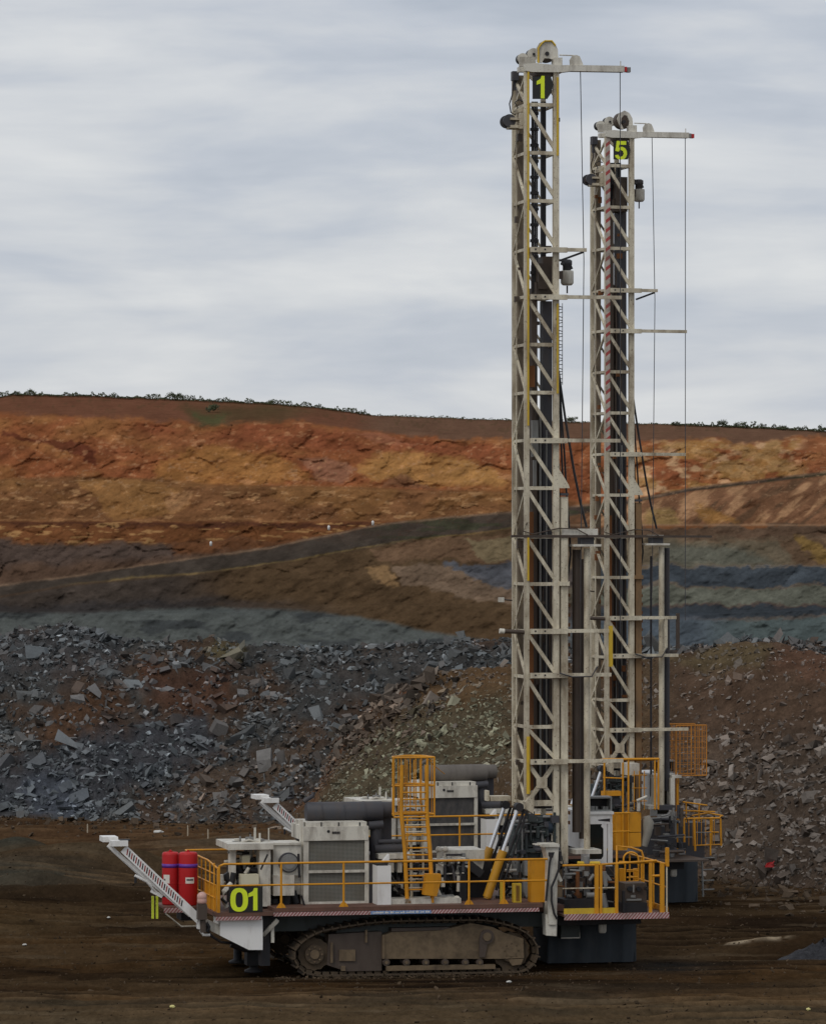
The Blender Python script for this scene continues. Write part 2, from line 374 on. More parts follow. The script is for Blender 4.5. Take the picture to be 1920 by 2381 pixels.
    C = mixn(C, f2 * poly_mask(wx, wy, [(175, 1118), (375, 1118), (455, 1150), (440, 1170), (390, 1190), (345, 1206), (262, 1200)], 4) * 0.8, ac(138, 96, 50))
    C = mixn(C, f2 * poly_mask(wx, wy, [(395, 1140), (450, 1140), (452, 1160), (400, 1185), (380, 1180)], 5) * 0.7, ac(150, 108, 72))
    C = mixn(C, f2 * sstep(0.66, 0.72, fbm(px / 30, py / 8, 4, 55)) * 0.7, ac(160, 118, 76))
    C = mixn(C, np.exp(-((wy - 1211) / 2.5) ** 2) * left * sstep(800, 600, px) * .6, ac(150, 106, 66))
    # third thin face
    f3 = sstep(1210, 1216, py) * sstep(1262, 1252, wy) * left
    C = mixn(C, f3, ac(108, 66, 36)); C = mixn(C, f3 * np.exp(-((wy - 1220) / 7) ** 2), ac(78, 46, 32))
    C = mixn(C, f3 * sstep(0.62, 0.68, fbm(px / 34, py / 6, 4, 61)) * .8, ac(152, 112, 66))
    # grey brown slope down to the ramp
    f4 = sstep(1250, 1264, wy) * left
    C = mixn(C, f4, ac(82, 62, 50)); C = mixn(C, f4 * poly_mask(wx, wy, [(-200, 1258), (400, 1262), (400, 1300), (-200, 1320)], 14) * .7, ac(78, 66, 62))
    C = mixn(C, f4 * poly_mask(wx, wy, [(360, 1225), (700, 1225), (700, 1270), (400, 1290)], 10) * .8, ac(102, 62, 34))
    C = mixn(C, sstep(rl - 4, rl + 6, py) * left, ac(72, 56, 42))
    rd = sstep(ru - 4, ru + 2, py) * sstep(rl + 4, rl - 2, py)
    C = mixn(C, rd * 0.95, ac(60, 53, 48))
    C = mixn(C, rd * sstep(0.5, 0.62, fbm(px / 60, py / 10, 3, 99)) * sstep(800, 1000, px) * .7, ac(52, 54, 38))
    gp = sstep(.35, .6, fbm(px / 45, py * 0, 3, 401)); C = mixn(C, np.exp(-((wy * .25 + py * .75 - ru) / 2.6) ** 2) * .7 * (.55 + .45 * gp), ac(122, 96, 76)); C = mixn(C, np.exp(-((wy * .3 + py * .7 - rl) / 2.4) ** 2) * .65 * (.45 + .55 * gp) * sstep(100, 300, px) * left, ac(112, 92, 52))
    # below the ramp, left and middle
    low = sstep(rl, rl + 8, py) * left
    C = mixn(C, low * (1 - sstep(380, 560, px)) * .9, ac(62, 54, 50)); C = mixn(C, low * sstep(450, 600, px), ac(78, 60, 42))
    for pl, c, k in (([(860, 1285), (960, 1262), (1110, 1242), (1260, 1240), (1260, 1305), (1000, 1306), (880, 1304)], (102, 77, 58), .8),
                     ([(1080, 1252), (1260, 1245), (1260, 1305), (1130, 1302)], (116, 102, 76), .8),
                     ([(838, 1326), (905, 1314), (928, 1362), (880, 1346)], (122, 94, 62), .85),
                     ([(912, 1312), (1040, 1318), (1260, 1370), (1260, 1412), (1062, 1398), (1040, 1384), (940, 1362)], (112, 92, 76), .85),
                     ([(1035, 1316), (1186, 1306), (1300, 1306), (1300, 1372), (1160, 1368)], (76, 80, 90), .85),
                     ([(1190, 1330), (1300, 1330), (1300, 1380)], (104, 110, 124), .6)):
        C = mixn(C, poly_mask(wx, wy, pl, 4) * k * left, ac(*c))
    # right side bands
    R = 1 - left
    def band(y0, y1, c, k=1.0, s=5): return mixn(C, R * sstep(y0 - s, y0 + s, wy) * sstep(y1 + s, y1 - s, wy) * k, ac(*c))
    rr = R * sstep(rl - 3, rl + 5, py) * sstep(1222, 1218, py)
    C = mixn(C, rr, ac(116, 80, 56)); C = mixn(C, rr * sstep(0.5, 0.66, diag), ac(146, 108, 76)); C = mixn(C, rr * sstep(.42, .3, diag) * .8, ac(92, 68, 50))
    C = mixn(C, rr * poly_mask(wx, wy, [(1490, 1180), (1560, 1180), (1600, 1218), (1490, 1218)], 8), ac(132, 104, 62)); C = mixn(C, rr * poly_mask(wx, wy, [(1620, 1170), (1660, 1180), (1710, 1216), (1650, 1216)], 8) * .8, ac(140, 98, 44))
    C = band(1220, 1252, (88, 68, 54), 1, 3); C = band(1250, 1318, (100, 88, 72), 1, 8)
    C = mixn(C, R * poly_mask(wx, wy, [(1540, 1270), (1700, 1262), (1800, 1316), (1520, 1316)], 14) * .8, ac(86, 88, 80))
    C = mixn(C, R * poly_mask(wx, wy, [(1800, 1250), (1920, 1250), (1990, 1316), (1850, 1316)], 8) * .8, ac(94, 70, 52))
    C = mixn(C, poly_mask(wx, wy, [(1850, 1246), (1875, 1246), (1945, 1300), (1915, 1314), (1865, 1276)], 5), ac(118, 92, 48))
    C = mixn(C, np.exp(-((py - 1221) / 2.0) ** 2) * R * .6, ac(150, 116, 88))
    g1 = 1316 + 4 * np.sin(px / 90)
    C = band(1318, 1362, (60, 66, 74), 1, 4); C = mixn(C, np.exp(-((wy - 1318) / 2.0) ** 2) * R * .3, ac(120, 118, 112))
    C = band(1362, 1408, (92, 93, 84), 1, 5); C = band(1408, 1436, (52, 57, 64), 1, 6); C = band(1436, 1700, (76, 86, 88), 1, 8)
    C = mixn(C, R * sstep(1420, 1440, wy) * sstep(1740, 1600, wx) * .8, ac(72, 80, 92))
    # grey toe band on the left
    gt = interp(px, [(-600, 1430), (0, 1426), (170, 1424), (500, 1411), (700, 1416), (900, 1446), (1186, 1500), (1400, 1520)])
    gb = sstep(gt - 5, gt + 7, wy * .35 + py * .65) * left
    C = mixn(C, gb, ac(80, 84, 84)); C = mixn(C, gb * sstep(0.5, 0.36, fbm(px / 90, py / 22, 4, 71)) * .85, ac(56, 59, 62))
    C = mixn(C, np.exp(-((wy - gt + 8) / 14) ** 2) * left * .6 * sstep(900, 500, px), ac(46, 46, 50))
    # thin dark and pale cracks
    cr = np.abs(fbm((px + py * .9) / 55, (py - px * .2) / 34, 4, 17) - 0.5)
    C = mixn(C, sstep(0.014, 0.004, cr) * 0.25 * sstep(b1 - 20, b1, py) * sstep(1300, 1240, py), ac(74, 44, 30))
    cr = np.abs(fbm(px / 70, py / 20, 4, 19) - 0.5); C = mixn(C, sstep(0.010, 0.003, cr) * .4 * sstep(1020, 1040, py) * sstep(1215, 1200, py), ac(158, 124, 92))
    _, v1, e1 = cells(wx / 62 + wy / 120, wy / 34 - wx / 300, 5); _, v2, e2 = cells(wx / 21 + wy / 50, wy / 11, 15)
    up = sstep(b1 - 6, b1 + 10, py) * (1 - .6 * sstep(1400, 1430, py))
    k = (1 + (v1 - .5) * .26 * up) * (1 + (v2 - .5) * .2 * up) * (1 - .10 * sstep(.05, .0, e1) * up) * (1 - .06 * sstep(.1, .0, e2) * up)
    k = k * (1 + (diag - .5) * .55 * up); C = C * k[..., None] * (0.86 + 0.28 * fine)[..., None] * (0.86 + 0.28 * fbm(px / 40, py / 18, 3, 91))[..., None]
    return np.clip(C, 0.004, 0.8)
def wall():
    px = np.concatenate([np.linspace(-2600, -80, 90), np.linspace(-60, 1980, 760), np.linspace(2000, 4600, 90)])
    rows = np.concatenate([np.linspace(0, 1, 270), ])
    PX, T = np.meshgrid(px, rows)
    sk = interp(PX, SKY) + (fbm(PX / 25, PX * 0, 3, 3) - .5) * 3
    PY = 1560 + (sk - 1560) * T
    ru = interp(PX, [(-900, 1440), (0, 1360), (370, 1310), (640, 1270), (900, 1217), (1186, 1190), (1480, 1160), (1920, 1098), (2600, 1020)])
    b2 = interp(PX, [(0, 1115), (500, 1128), (1180, 1145), (1400, 1172)])
    lf = 1 - sstep(1250, 1400, PX)
    D = 400 + (1560 - PY) * 0.035
    D += 3.0 * sstep(3, -3, PY - (1415 + 10 * np.sin(PX / 200)))
    D += 7.0 * sstep(20, -20, PY - (ru + 20))
    D += 3.5 * sstep(4, -3, PY - 1212) * lf + 3.5 * sstep(4, -4, PY - b2) * lf + 4.5 * sstep(4, -3, PY - 1221) * (1 - lf) + 4.0 * sstep(3, -3, PY - 1317) * (1 - lf)
    D += 40 * sstep(0.9, 1.0, T) ** 2
    rg = fbm(PX / 55 + PY / 80, PY / 40, 5, 8, 0.55)
    wx = PX + (fbm(PX / 60, PY / 40, 4, 11) - 0.5) * 46; wy = PY + (fbm(PX / 70, PY / 35, 4, 23) - 0.5) * 30
    h1, _, _ = cells(wx / 62 + wy / 120, wy / 34 - wx / 300, 5); h2, _, _ = cells(wx / 21 + wy / 50, wy / 11, 15)
    fc = sstep(1.0, .95, T) * sstep(ru + 4, ru - 20, PY) + .35 * sstep(ru + 30, ru + 50, PY)
    D += (rg - .5) * 1.5 * sstep(1.0, 0.93, T) + h1 * .24 * fc + h2 * .10 * fc + (fbm(PX / 12, PY / 9, 3, 9) - .5) * .22 * sstep(1, .95, T)
    D += -((PX - 960) / 1000.0) * 6
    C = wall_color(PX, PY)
    X, Y, Z = unproj(PX, PY, D)
    # plateau behind the crest
    for k, dd in enumerate((6, 20, 60, 160, 500, 1500)):
        Yb = D[-1:] + dd; Xb = X[-1:] / D[-1:] * Yb; Zb = Z[-1:] - 0.3 - 0.02 * dd * 0 - 0.01 * dd
        X = np.vstack([X, Xb]); Y = np.vstack([Y, Yb]); Z = np.vstack([Z, Zb]); C = np.concatenate([C, C[269:270] * 0 + ac(80, 64, 42)], 0)
    # foot skirts down to the floor
    Xa = X[:1]; X = np.vstack([Xa, X]); Y = np.vstack([Y[:1] - 1, Y]); Z = np.vstack([Z[:1] * 0 - 4, Z]); C = np.concatenate([C[:1], C], 0)
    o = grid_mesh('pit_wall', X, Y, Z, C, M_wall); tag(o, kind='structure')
    return PX, D, PY
WPX, WD, WPY = wall()
crest_px = WPX[-1]; crest_D = WD[-1]; crest_py = WPY[-1]

# ------------------------------------------------------------------ ground
def ground_h(x, y):
    h = (fbm(x / 9, y / 7, 4, 101) - .5) * .35 + (fbm(x / 2.2, y / 1.6, 3, 103) - .5) * .12
    ruts = np.sin(y * 2.1 + fbm(x / 14, y / 10, 3, 107) * 9) * .04 + np.abs(np.sin(y * 3.3 - x * .12 + fbm(x / 6, y / 6, 3, 109) * 7)) ** 6 * .06; h = h + ruts + (fbm(x * 1.6, y * 2.0, 3, 119) - .5) * .10
    near = np.exp(-(((x - 1.0) / 7.5) ** 4 + ((y - 101.5) / 5) ** 4)) + np.exp(-(((x - 5.0) / 7.5) ** 4 + ((y - 119.5) / 5) ** 4)); h = h * (1 - .93 * np.clip(near, 0, 1)) - .005
    for cx, cy, rx, ry, hh in ((-11.9, 129, 3.0, 3.4, .7), (-6.6, 138, 3.2, 3.2, .35), (-10.9, 124, 1.6, 1.2, .45), (-9.6, 121, 4.2, 1.1, .35), (-12.3, 134, 1.6, 1.5, .8), (-5.0, 141, 1.6, 1.4, .4), (-9.2, 131, 2.4, 2.2, .7), (-6.0, 124.0, 3.5, 1.0, .2), (10.2, 106.5, 2.6, 1.2, .32), (-13, 116, 3.5, 3.0, .35)):
        h = h + hh * np.exp(-(((x - cx) / rx) ** 2 + ((y - cy) / ry) ** 2))
    return h
KG = 0.95
def ag(*c): return lin(c) / KG
def ground():
    ys = np.concatenate([np.linspace(-30, 84, 30), np.linspace(85, 128, 660), np.linspace(128.15, 170, 260), np.linspace(172, 430, 60)])
    xs = np.concatenate([np.linspace(-420, -19, 50), np.linspace(-18.8, 18.8, 460), np.linspace(19, 420, 50)])
    X, Y = np.meshgrid(xs, ys)
    H = ground_h(X, Y)
    H = np.where((Y > 168) | (Y < 84), (fbm(X / 9, Y / 7, 3, 101) - .5) * .3, H)
    C = np.zeros(X.shape + (3,)) + ag(66, 52, 38)
    a = fbm(X / 5, Y / 2.2, 5, 111); b = fbm(X / 11, Y / 5, 4, 113); c = fbm(X / 3.5, Y / .7, 4, 117)
    C = mixn(C, sstep(.42, .66, b), ag(84, 64, 43)); C = mixn(C, sstep(.55, .72, a) * .6, ag(92, 76, 57)); C = mixn(C, sstep(.46, .28, a) * .75, ag(46, 37, 30))
    C = mixn(C, sstep(.62, .74, c) * .5, ag(106, 92, 74)); C = mixn(C, sstep(.38, .26, c) * .6, ag(38, 31, 26))
    # grey green fines in the foreground and in patches
    C = mixn(C, sstep(97, 92, Y + (a - .5) * 6) * .6, ag(62, 57, 46))
    for cx, cy, rx, ry, k, col in ((-12.2, 125, 3.4, 3.4, .9, (66, 68, 62)), (-6.2, 140, 2.6, 3.2, .8, (80, 74, 64)), (-12.3, 134, 1.4, 1.8, .8, (64, 68, 62)), (-9.3, 131, 2.4, 2.0, .6, (84, 74, 58)), (5.9, 102.2, 1.3, 1.6, .7, (60, 62, 62)), (4.6, 97.8, 3.0, 1.6, .4, (50, 50, 46)), (-13, 113, 4, 4, .3, (92, 76, 50)),
                                   (-4.6, 150, 9, 10, .6, (80, 58, 40)), (-12, 146, 6, 7, .5, (78, 58, 42))):
        C = mixn(C, k * np.exp(-(((X - cx) / rx) ** 2 + ((Y - cy) / ry) ** 2)) * (.6 + .8 * a), ag(*col))
    # pale spill of drill cuttings on the right
    sp = np.exp(-(((X - 8.4) / .9) ** 4 + ((Y - 106.6 + .12 * np.sin(X * 5)) / .28) ** 2)) * sstep(.38, .5, fbm(X * 3.5, Y * 2.5, 3, 131))
    C = mixn(C, sp, ag(160, 148, 128))
    rr = np.abs(np.sin(Y * 3.3 - X * .12 + fbm(X / 6, Y / 6, 3, 109) * 7)) ** 8 * sstep(.4, .6, fbm(X / 4, Y / 3, 3, 139)); C = mixn(C, rr * .45, ag(104, 86, 64))
    # the middle of the floor is coloured darker than the strip near the berm and the foreground
    mid_dark = sstep(94.5, 98, Y + (b - .5) * 5) * sstep(128, 117, Y + (b - .5) * 10)
    C = C * (1 - .5 * mid_dark * (1 - sp))[..., None] * (1 - .18 * sstep(117, 128, Y))[..., None] * np.array([1, .97, .93])
    C = C * (.75 + .5 * fbm(X * 1.5, Y * 1.1, 4, 127))[..., None]
    o = grid_mesh('ground', X, Y, H, np.clip(C, .003, .6), M_ground); tag(o, kind='structure')
ground()

# ------------------------------------------------------------------ rubble pile and spoil mound
RT = [(-2600, 150), (0, 155.5), (640, 152), (900, 148), (1100, 146), (1250, 144), (1920, 140), (4000, 140)]
RC = [(-2600, 1520), (-300, 1500), (0, 1481), (60, 1461), (161, 1453), (226, 1466), (274, 1486), (330, 1494), (476, 1494), (516, 1484), (564, 1505), (750, 1507), (937, 1500), (1049, 1488), (1180, 1495), (1400, 1506), (1591, 1500), (1675, 1494), (1920, 1496), (4000, 1500)]
ST = [(560, 152), (640, 149), (800, 142), (1000, 136), (1250, 131), (1480, 130), (1700, 127.5), (1920, 123.5), (3200, 118)]
SC = [(560, 1925), (640, 1870), (700, 1800), (800, 1690), (900, 1612), (1000, 1570), (1150, 1546), (1400, 1540), (1560, 1528), (1650, 1502), (1750, 1490), (1920, 1516), (3200, 1480)]
def pile_surface(px, t, toe, crest, run, seed, amp):
    """t 0 = toe, 1 = crest, up to 2 = foot of the far side"""
    Y0 = interp(px, toe); cy = interp(px, crest)
    cy = cy + (fbm(px / 30, px * 0 + seed, 4, seed) - .5) * np.where((seed == 241) & (px < 1000), 44, 16)
    Yc = Y0 + run; zc = np.maximum(ZC - (cy - HZ) / F * Yc, 0.0)
    up = np.clip(t, 0, 1); prof = up ** 0.9
    zz = zc * prof; YY = Y0 + run * up
    dn = np.clip(t - 1, 0, 1); zz = np.where(t > 1, zc * (1 - dn ** 1.2), zz); YY = np.where(t > 1, Yc + run * 0.9 * dn, YY)
    XX = (px - 960) / F * YY
    n = (fbm(XX / 2.2, YY / 1.6 + zz, 5, seed + 3, .6) - .5) * amp; n2 = (fbm(XX / .7, YY / .5 + zz * 1.3, 3, seed + 7, .6) - .5) * amp * .4
    hf = np.clip(zc / 4.0, 0, 1) * sstep(0, .12, up) * (1 - .6 * sstep(.8, 1, up))
    return XX, YY, zz + (n + n2) * hf * sstep(2, 1.6, t) - .12 * (1 - sstep(0, .04, t)), up
KP = 0.72
def ap(*c):
    l = lin(c); y = l @ np.array([.21, .72, .07]); return (l * .8 + y * .2) / KP
def img(X, Y, Z): return 960 + X / Y * F, HZ - (Z - ZC) / Y * F
def rubble_color(px, py):
    wx = px + (fbm(px / 50, py / 40, 4, 201) - .5) * 90; wy = py + (fbm(px / 50, py / 40, 4, 203) - .5) * 70
    C = np.zeros(px.shape + (3,)) + ap(68, 66, 63)
    C = mixn(C, sstep(.42, .58, fbm(px / 90, py / 50, 4, 207)) * .85, ap(78, 60, 46))
    C = mixn(C, poly_mask(wx, wy, [(120, 1640), (290, 1590), (300, 1710), (170, 1760), (90, 1730)], 25) * .85, ap(86, 60, 40))
    C = mixn(C, poly_mask(wx, wy, [(340, 1550), (520, 1560), (540, 1650), (440, 1670), (330, 1600)], 20) * .8, ap(84, 56, 40))
    C = mixn(C, poly_mask(wx, wy, [(-60, 1900), (-40, 1790), (250, 1700), (480, 1660), (500, 1760), (300, 1850), (180, 1905)], 25) * .8, ap(64, 68, 74))
    C = mixn(C, poly_mask(wx, wy, [(60, 1800), (170, 1800), (180, 1890), (60, 1890)], 16) * .8, ap(76, 82, 92))
    C = mixn(C, poly_mask(wx, wy, [(-100, 1455), (280, 1450), (300, 1560), (-100, 1600)], 30) * .6, ap(70, 70, 72))
    C = mixn(C, poly_mask(wx, wy, [(470, 1480), (570, 1485), (580, 1530), (480, 1520)], 14) * .7, ap(92, 84, 52))
    C = mixn(C, poly_mask(wx, wy, [(620, 1500), (1200, 1500), (1200, 1560), (900, 1620), (700, 1690)], 22) * .7, ap(68, 68, 67))
    C = mixn(C, poly_mask(wx, wy, [(420, 1830), (700, 1700), (760, 1720), (640, 1880), (380, 1905)], 22) * .8, ap(92, 74, 58))
    return C
def spoil_color(px, py):
    wx = px + (fbm(px / 40, py / 40, 4, 301) - .5) * 60; wy = py + (fbm(px / 40, py / 40, 4, 303) - .5) * 50
    C = np.zeros(px.shape + (3,)) + ap(76, 60, 42)
    C = mixn(C, sstep(.46, .6, fbm(px / 90, py / 50, 4, 307)) * .7, ap(84, 64, 42))
    C = mixn(C, poly_mask(wx, wy, [(600, 1880), (780, 1690), (880, 1610), (1000, 1570), (900, 1650), (800, 1740), (740, 1830), (720, 1870)], 26) * .7, ap(104, 62, 38))
    C = mixn(C, poly_mask(wx, wy, [(730, 1860), (850, 1720), (1000, 1640), (1180, 1600), (1200, 1760), (900, 1880)], 40) * .6, ap(76, 70, 52))
    C = mixn(C, poly_mask(wx, wy, [(930, 1560), (1180, 1540), (1190, 1620), (1000, 1640)], 18) * .6, ap(90, 66, 38))
    C = mixn(C, sstep(1500, 1600, px) * .8, ap(76, 58, 45))
    C = mixn(C, poly_mask(wx, wy, [(1560, 1530), (1700, 1490), (1790, 1490), (1760, 1560), (1600, 1570)], 20) * .7, ap(84, 72, 46))
    C = mixn(C, poly_mask(wx, wy, [(1800, 1500), (1960, 1510), (1960, 1600), (1800, 1560)], 18) * .7, ap(86, 60, 44))
    C = mixn(C, poly_mask(wx, wy, [(1520, 1760), (1700, 1730), (1960, 1700), (1960, 2100), (1640, 2060)], 60) * .6, ap(74, 64, 54))
    return C
def piles():
    px = np.concatenate([np.linspace(-2600, -80, 60), np.linspace(-60, 1990, 560), np.linspace(2010, 4000, 50)])
    t = np.concatenate([np.linspace(0, 1.1, 150), np.linspace(1.14, 2, 12)])
    P, T = np.meshgrid(px, t); X, Y, Z, up = pile_surface(P, T, RT, RC, 18, 211, 1.7)
    C = rubble_color(*img(X, Y, Z)) * (.6 + .7 * fbm(X * 2.5, Y * 2 + Z * 3, 4, 221))[..., None] * .8  # surface colour darkened throughout to paint crevice shade between the loose rocks
    tag(grid_mesh('rubble_pile', X, Y, Z, C, M_pile), kind='structure')
    px = np.concatenate([np.linspace(560, 1990, 420), np.linspace(2010, 3200, 30)])
    P, T = np.meshgrid(px, t); X, Y, Z, up = pile_surface(P, T, ST, SC, 15, 241, .9)
    C = spoil_color(*img(X, Y, Z)) * (.65 + .65 * fbm(X * 2.5, Y * 2 + Z * 3, 4, 251))[..., None]
    tag(grid_mesh('spoil_mound', X, Y, Z, C, M_pile), kind='structure')
piles()

# loose broken rock: thousands of angular pieces in one mesh per heap
rng = np.random.default_rng(7)
CUBE = np.array([(-1,-1,-1),(1,-1,-1),(1,1,-1),(-1,1,-1),(-1,-1,1),(1,-1,1),(1,1,1),(-1,1,1)], float)
CF = np.array([(0,3,2,1),(4,5,6,7),(0,1,5,4),(1,2,6,5),(2,3,7,6),(3,0,4,7)])
def rocks(name, pos, size, col, label=None):
    n = len(pos)
    v = np.repeat(CUBE[None], n, 0) * rng.uniform(.62, 1.0, (n, 8, 3))
    v[:, 4:, 0] += rng.uniform(-.6, .6, (n, 1)); v[:, 4:, 1] += rng.uniform(-.5, .5, (n, 1)); v[:, ::3, :2] *= rng.uniform(.25, 1.0, (n, 1, 1))
    sc = np.stack([rng.uniform(.7, 1.5, n), rng.uniform(.5, 1.1, n), rng.uniform(.14, .6, n)], 1) * size[:, None] * .5
    v *= sc[:, None]
    q = rng.normal(size=(n, 4)) * .42; az = rng.uniform(0, 2 * np.pi, n); q[:, 0] += np.cos(az / 2) * 1.2; q[:, 3] += np.sin(az / 2) * 1.2; q /= np.linalg.norm(q, axis=1)[:, None]; w_, x_, y_, z_ = q.T
    R = np.stack([1-2*(y_*y_+z_*z_), 2*(x_*y_-z_*w_), 2*(x_*z_+y_*w_), 2*(x_*y_+z_*w_), 1-2*(x_*x_+z_*z_), 2*(y_*z_-x_*w_), 2*(x_*z_-y_*w_), 2*(y_*z_+x_*w_), 1-2*(x_*x_+y_*y_)], 1).reshape(n, 3, 3)
    v = np.einsum('nij,nkj->nki', R, v) + pos[:, None]
    me = bpy.data.meshes.new(name); me.vertices.add(n * 8); me.vertices.foreach_set('co', v.ravel().astype(np.float32))
    f = (CF[None] + (np.arange(n) * 8)[:, None, None]).reshape(-1, 4)
    me.loops.add(f.size); me.loops.foreach_set('vertex_index', f.ravel().astype(np.int32))
    me.polygons.add(len(f)); me.polygons.foreach_set('loop_start', (np.arange(len(f)) * 4).astype(np.int32)); me.polygons.foreach_set('use_smooth', [False] * len(f)); me.update(calc_edges=True)
    a = me.color_attributes.new('Col', 'FLOAT_COLOR', 'POINT')
    cc = np.concatenate([np.repeat(col[:, None], 8, 1).reshape(-1, 3), np.ones((n * 8, 1))], 1); a.data.foreach_set('color', cc.ravel().astype(np.float32))
    me.materials.append(M_rock); o = bpy.data.objects.new(name, me); COL.objects.link(o); tag(o, kind='stuff')
    return o
def scatter():
    n = 64000; px = rng.uniform(-560, 2500, n); t = rng.uniform(0, 1.08, n)
    X, Y, Z, up = pile_surface(px, t, RT, RC, 18, 211, 1.7); ix, iy = img(X, Y, Z)
    base = rubble_color(ix, iy); grey = lin((100, 105, 107)) / KP
    dens = .35 + .65 * sstep(.38, .6, fbm(ix / 60, iy / 45, 3, 401)); keep = rng.uniform(size=n) < dens * (1 - .6 * poly_mask(ix, iy, [(100, 1620), (320, 1580), (540, 1560), (540, 1680), (300, 1720), (90, 1750)], 40))
    s = .12 + .75 * rng.power(.35, n) ** 1.0 * rng.uniform(.2, 1, n) ** 2.2
    s = np.clip(.07 + rng.exponential(.075, n) + (rng.uniform(size=n) < .04) * rng.exponential(.22, n), 0, .72)
    mixf = rng.uniform(.1, .75, n)[:, None]; col = (base * (1 - mixf) + grey * mixf) * np.exp(rng.normal(-.15, .5, n) * np.where(s > .3, .35, 1))[:, None]
    k = keep; pos = np.stack([X, Y, Z + s * .12], 1)
    rocks('rubble_rocks', pos[k], s[k], col[k])
    n = 32000; px = rng.uniform(600, 2700, n); t = rng.uniform(0, 1.08, n)
    X, Y, Z, up = pile_surface(px, t, ST, SC, 15, 241, .9); ix, iy = img(X, Y, Z)
    base = spoil_color(ix, iy); cl = poly_mask(ix, iy, [(740, 1870), (850, 1720), (1000, 1620), (1180, 1600), (1230, 1760), (900, 1880)], 40)
    cr = poly_mask(ix, iy, [(1540, 1780), (1720, 1720), (2900, 1640), (2900, 2120), (1620, 2080)], 50)
    keep = rng.uniform(size=n) < (.22 + .75 * np.maximum(cl, cr * .62)) * (.5 + .8 * sstep(.4, .6, fbm(ix / 50, iy / 35, 3, 411))) + .05
    s = np.clip(.05 + rng.exponential(.05, n) + cr * rng.exponential(.045, n) + (rng.uniform(size=n) < .015) * rng.exponential(.14, n), 0, .5)
    stone = lin((122, 122, 104)) / KP * cl[:, None] + lin((116, 110, 104)) / KP * (1 - cl[:, None])
    mixf = np.clip(rng.uniform(.15, .75, n) + .15 * cl, 0, 1)[:, None]; col = (base * (1 - mixf) + stone * mixf) * rng.uniform(.6, 1.6, n)[:, None]
    rocks('spoil_stones', np.stack([X, Y, Z + s * .1], 1)[keep], s[keep], col[keep])
    # blocks straddling the seam between the two heaps
    n = 2600; px = rng.normal(0, 1, n) * 60 + rng.uniform(620, 1000, n); t = rng.uniform(.55, 1.02, n); X, Y, Z, up = pile_surface(px, t, ST, SC, 15, 241, .9); ix, iy = img(X, Y, Z)
    s = np.clip(.08 + rng.exponential(.12, n), 0, .7) * (.4 + .6 * sstep(.6, .9, t)); col = (rubble_color(ix, iy) * .5 + lin((100, 90, 80)) / KP * .5) * np.exp(rng.normal(-.15, .45, n))[:, None]
    k = Z > .15; rocks('seam_rocks', np.stack([X, Y, Z + s * .1], 1)[k], s[k], col[k])
    # crumbs at the toes and on the floor
    n = 2600; px = rng.uniform(-100, 2000, n); off = rng.exponential(3.0, n)
    Y0 = np.where((px > 640), interp(px, ST), interp(px, RT)); Y = Y0 - off + 1; X = (px - 960) / F * Y
    s = np.clip(.05 + rng.exponential(.07, n), 0, .5); Z = ground_h(X, Y) + s * .08
    col = lin((70, 60, 50)) / .8 * rng.uniform(.5, 1.5, n)[:, None]
    n2 = 14000; X2 = rng.uniform(-14, 14, n2); Y2 = rng.uniform(88, 130, n2); X2[:1500] = rng.uniform(-3.2, 3.2, 1500); Y2[:1500] = 99.9 + .2126 * X2[:1500] + rng.normal(0, .22, 1500); s2 = np.clip(.02 + rng.exponential(.022, n2), 0, .16); Z2 = ground_h(X2, Y2)
    c2 = lin((64, 54, 43)) / .8 * rng.uniform(.4, 1.5, n2)[:, None]
    rocks('scattered_stones', np.concatenate([np.stack([X, Y, Z], 1), np.stack([X2, Y2, Z2], 1)]), np.concatenate([s, s2]), np.concatenate([col, c2]))
scatter()

#@@RIG@@
# ------------------------------------------------------------------ drill rigs
# photo measurements: zoom windows (x0, y0, photo px per zoom px); every point gets its own lateral depth v in the rig
ZW = {1: (200, 1780, .34562), 2: (700, 1750, .28802), 3: (1100, 1750, .34562), 4: (1150, 60, .28802), 5: (1150, 550, .28802),
      6: (1150, 1050, .28802), 7: (1150, 1500, .31682), 8: (860, 1730, .2016), 9: (330, 1930, .2304), 0: (650, 2080, .37442),
      10: (1270, 1870, .1728), 11: (1080, 1850, .144), 12: (1380, 1760, .1728)}
YAW = D2R(12.0); CY, SY = math.cos(YAW), math.sin(YAW); OY = 100.0
def P(px, py, v=0.0):
    """photo pixel on the lateral plane v of rig 01 -> rig coordinates (u along, v across, z up)"""
    dx = (px - 960) / F; t = (v + OY * CY) / (CY - dx * SY)
    x, y = dx * t, t - OY
    return (x * CY + y * SY, v, ZC - (py - HZ) / F * t)
def Q(k, x, y, v=0.0):
    a = ZW[k]; return P(a[0] + x * a[2], a[1] + y * a[2], v)
def pbox(mb, p0, p1, v0, v1, m=0):
    """box whose near face spans the two photo corners"""
    a = P(*p0, v0); b = P(*p1, v0)
    return mb.box(min(a[0], b[0]), max(a[0], b[0]), v0, v1, min(a[2], b[2]), max(a[2], b[2]), m)
def qbox(mb, k, x0, y0, x1, y1, v0, v1, m=0):
    a = ZW[k]; return pbox(mb, (a[0] + x0 * a[2], a[1] + y0 * a[2]), (a[0] + x1 * a[2], a[1] + y1 * a[2]), v0, v1, m)
def pprism(mb, pts, v0, v1, m=0, k=None):
    if k is not None: a = ZW[k]; pts = [(a[0] + x * a[2], a[1] + y * a[2]) for x, y in pts]
    q = [P(x, y, v0) for x, y in pts]; return mb.prism([(a[0], a[2]) for a in q], v0, v1, m)
def vdisc(mb, c, r, v0, v1, m=0, seg=24):
    return mb.tube([(c[0], v0, c[2]), (c[0], v1, c[2])], r, seg, m)
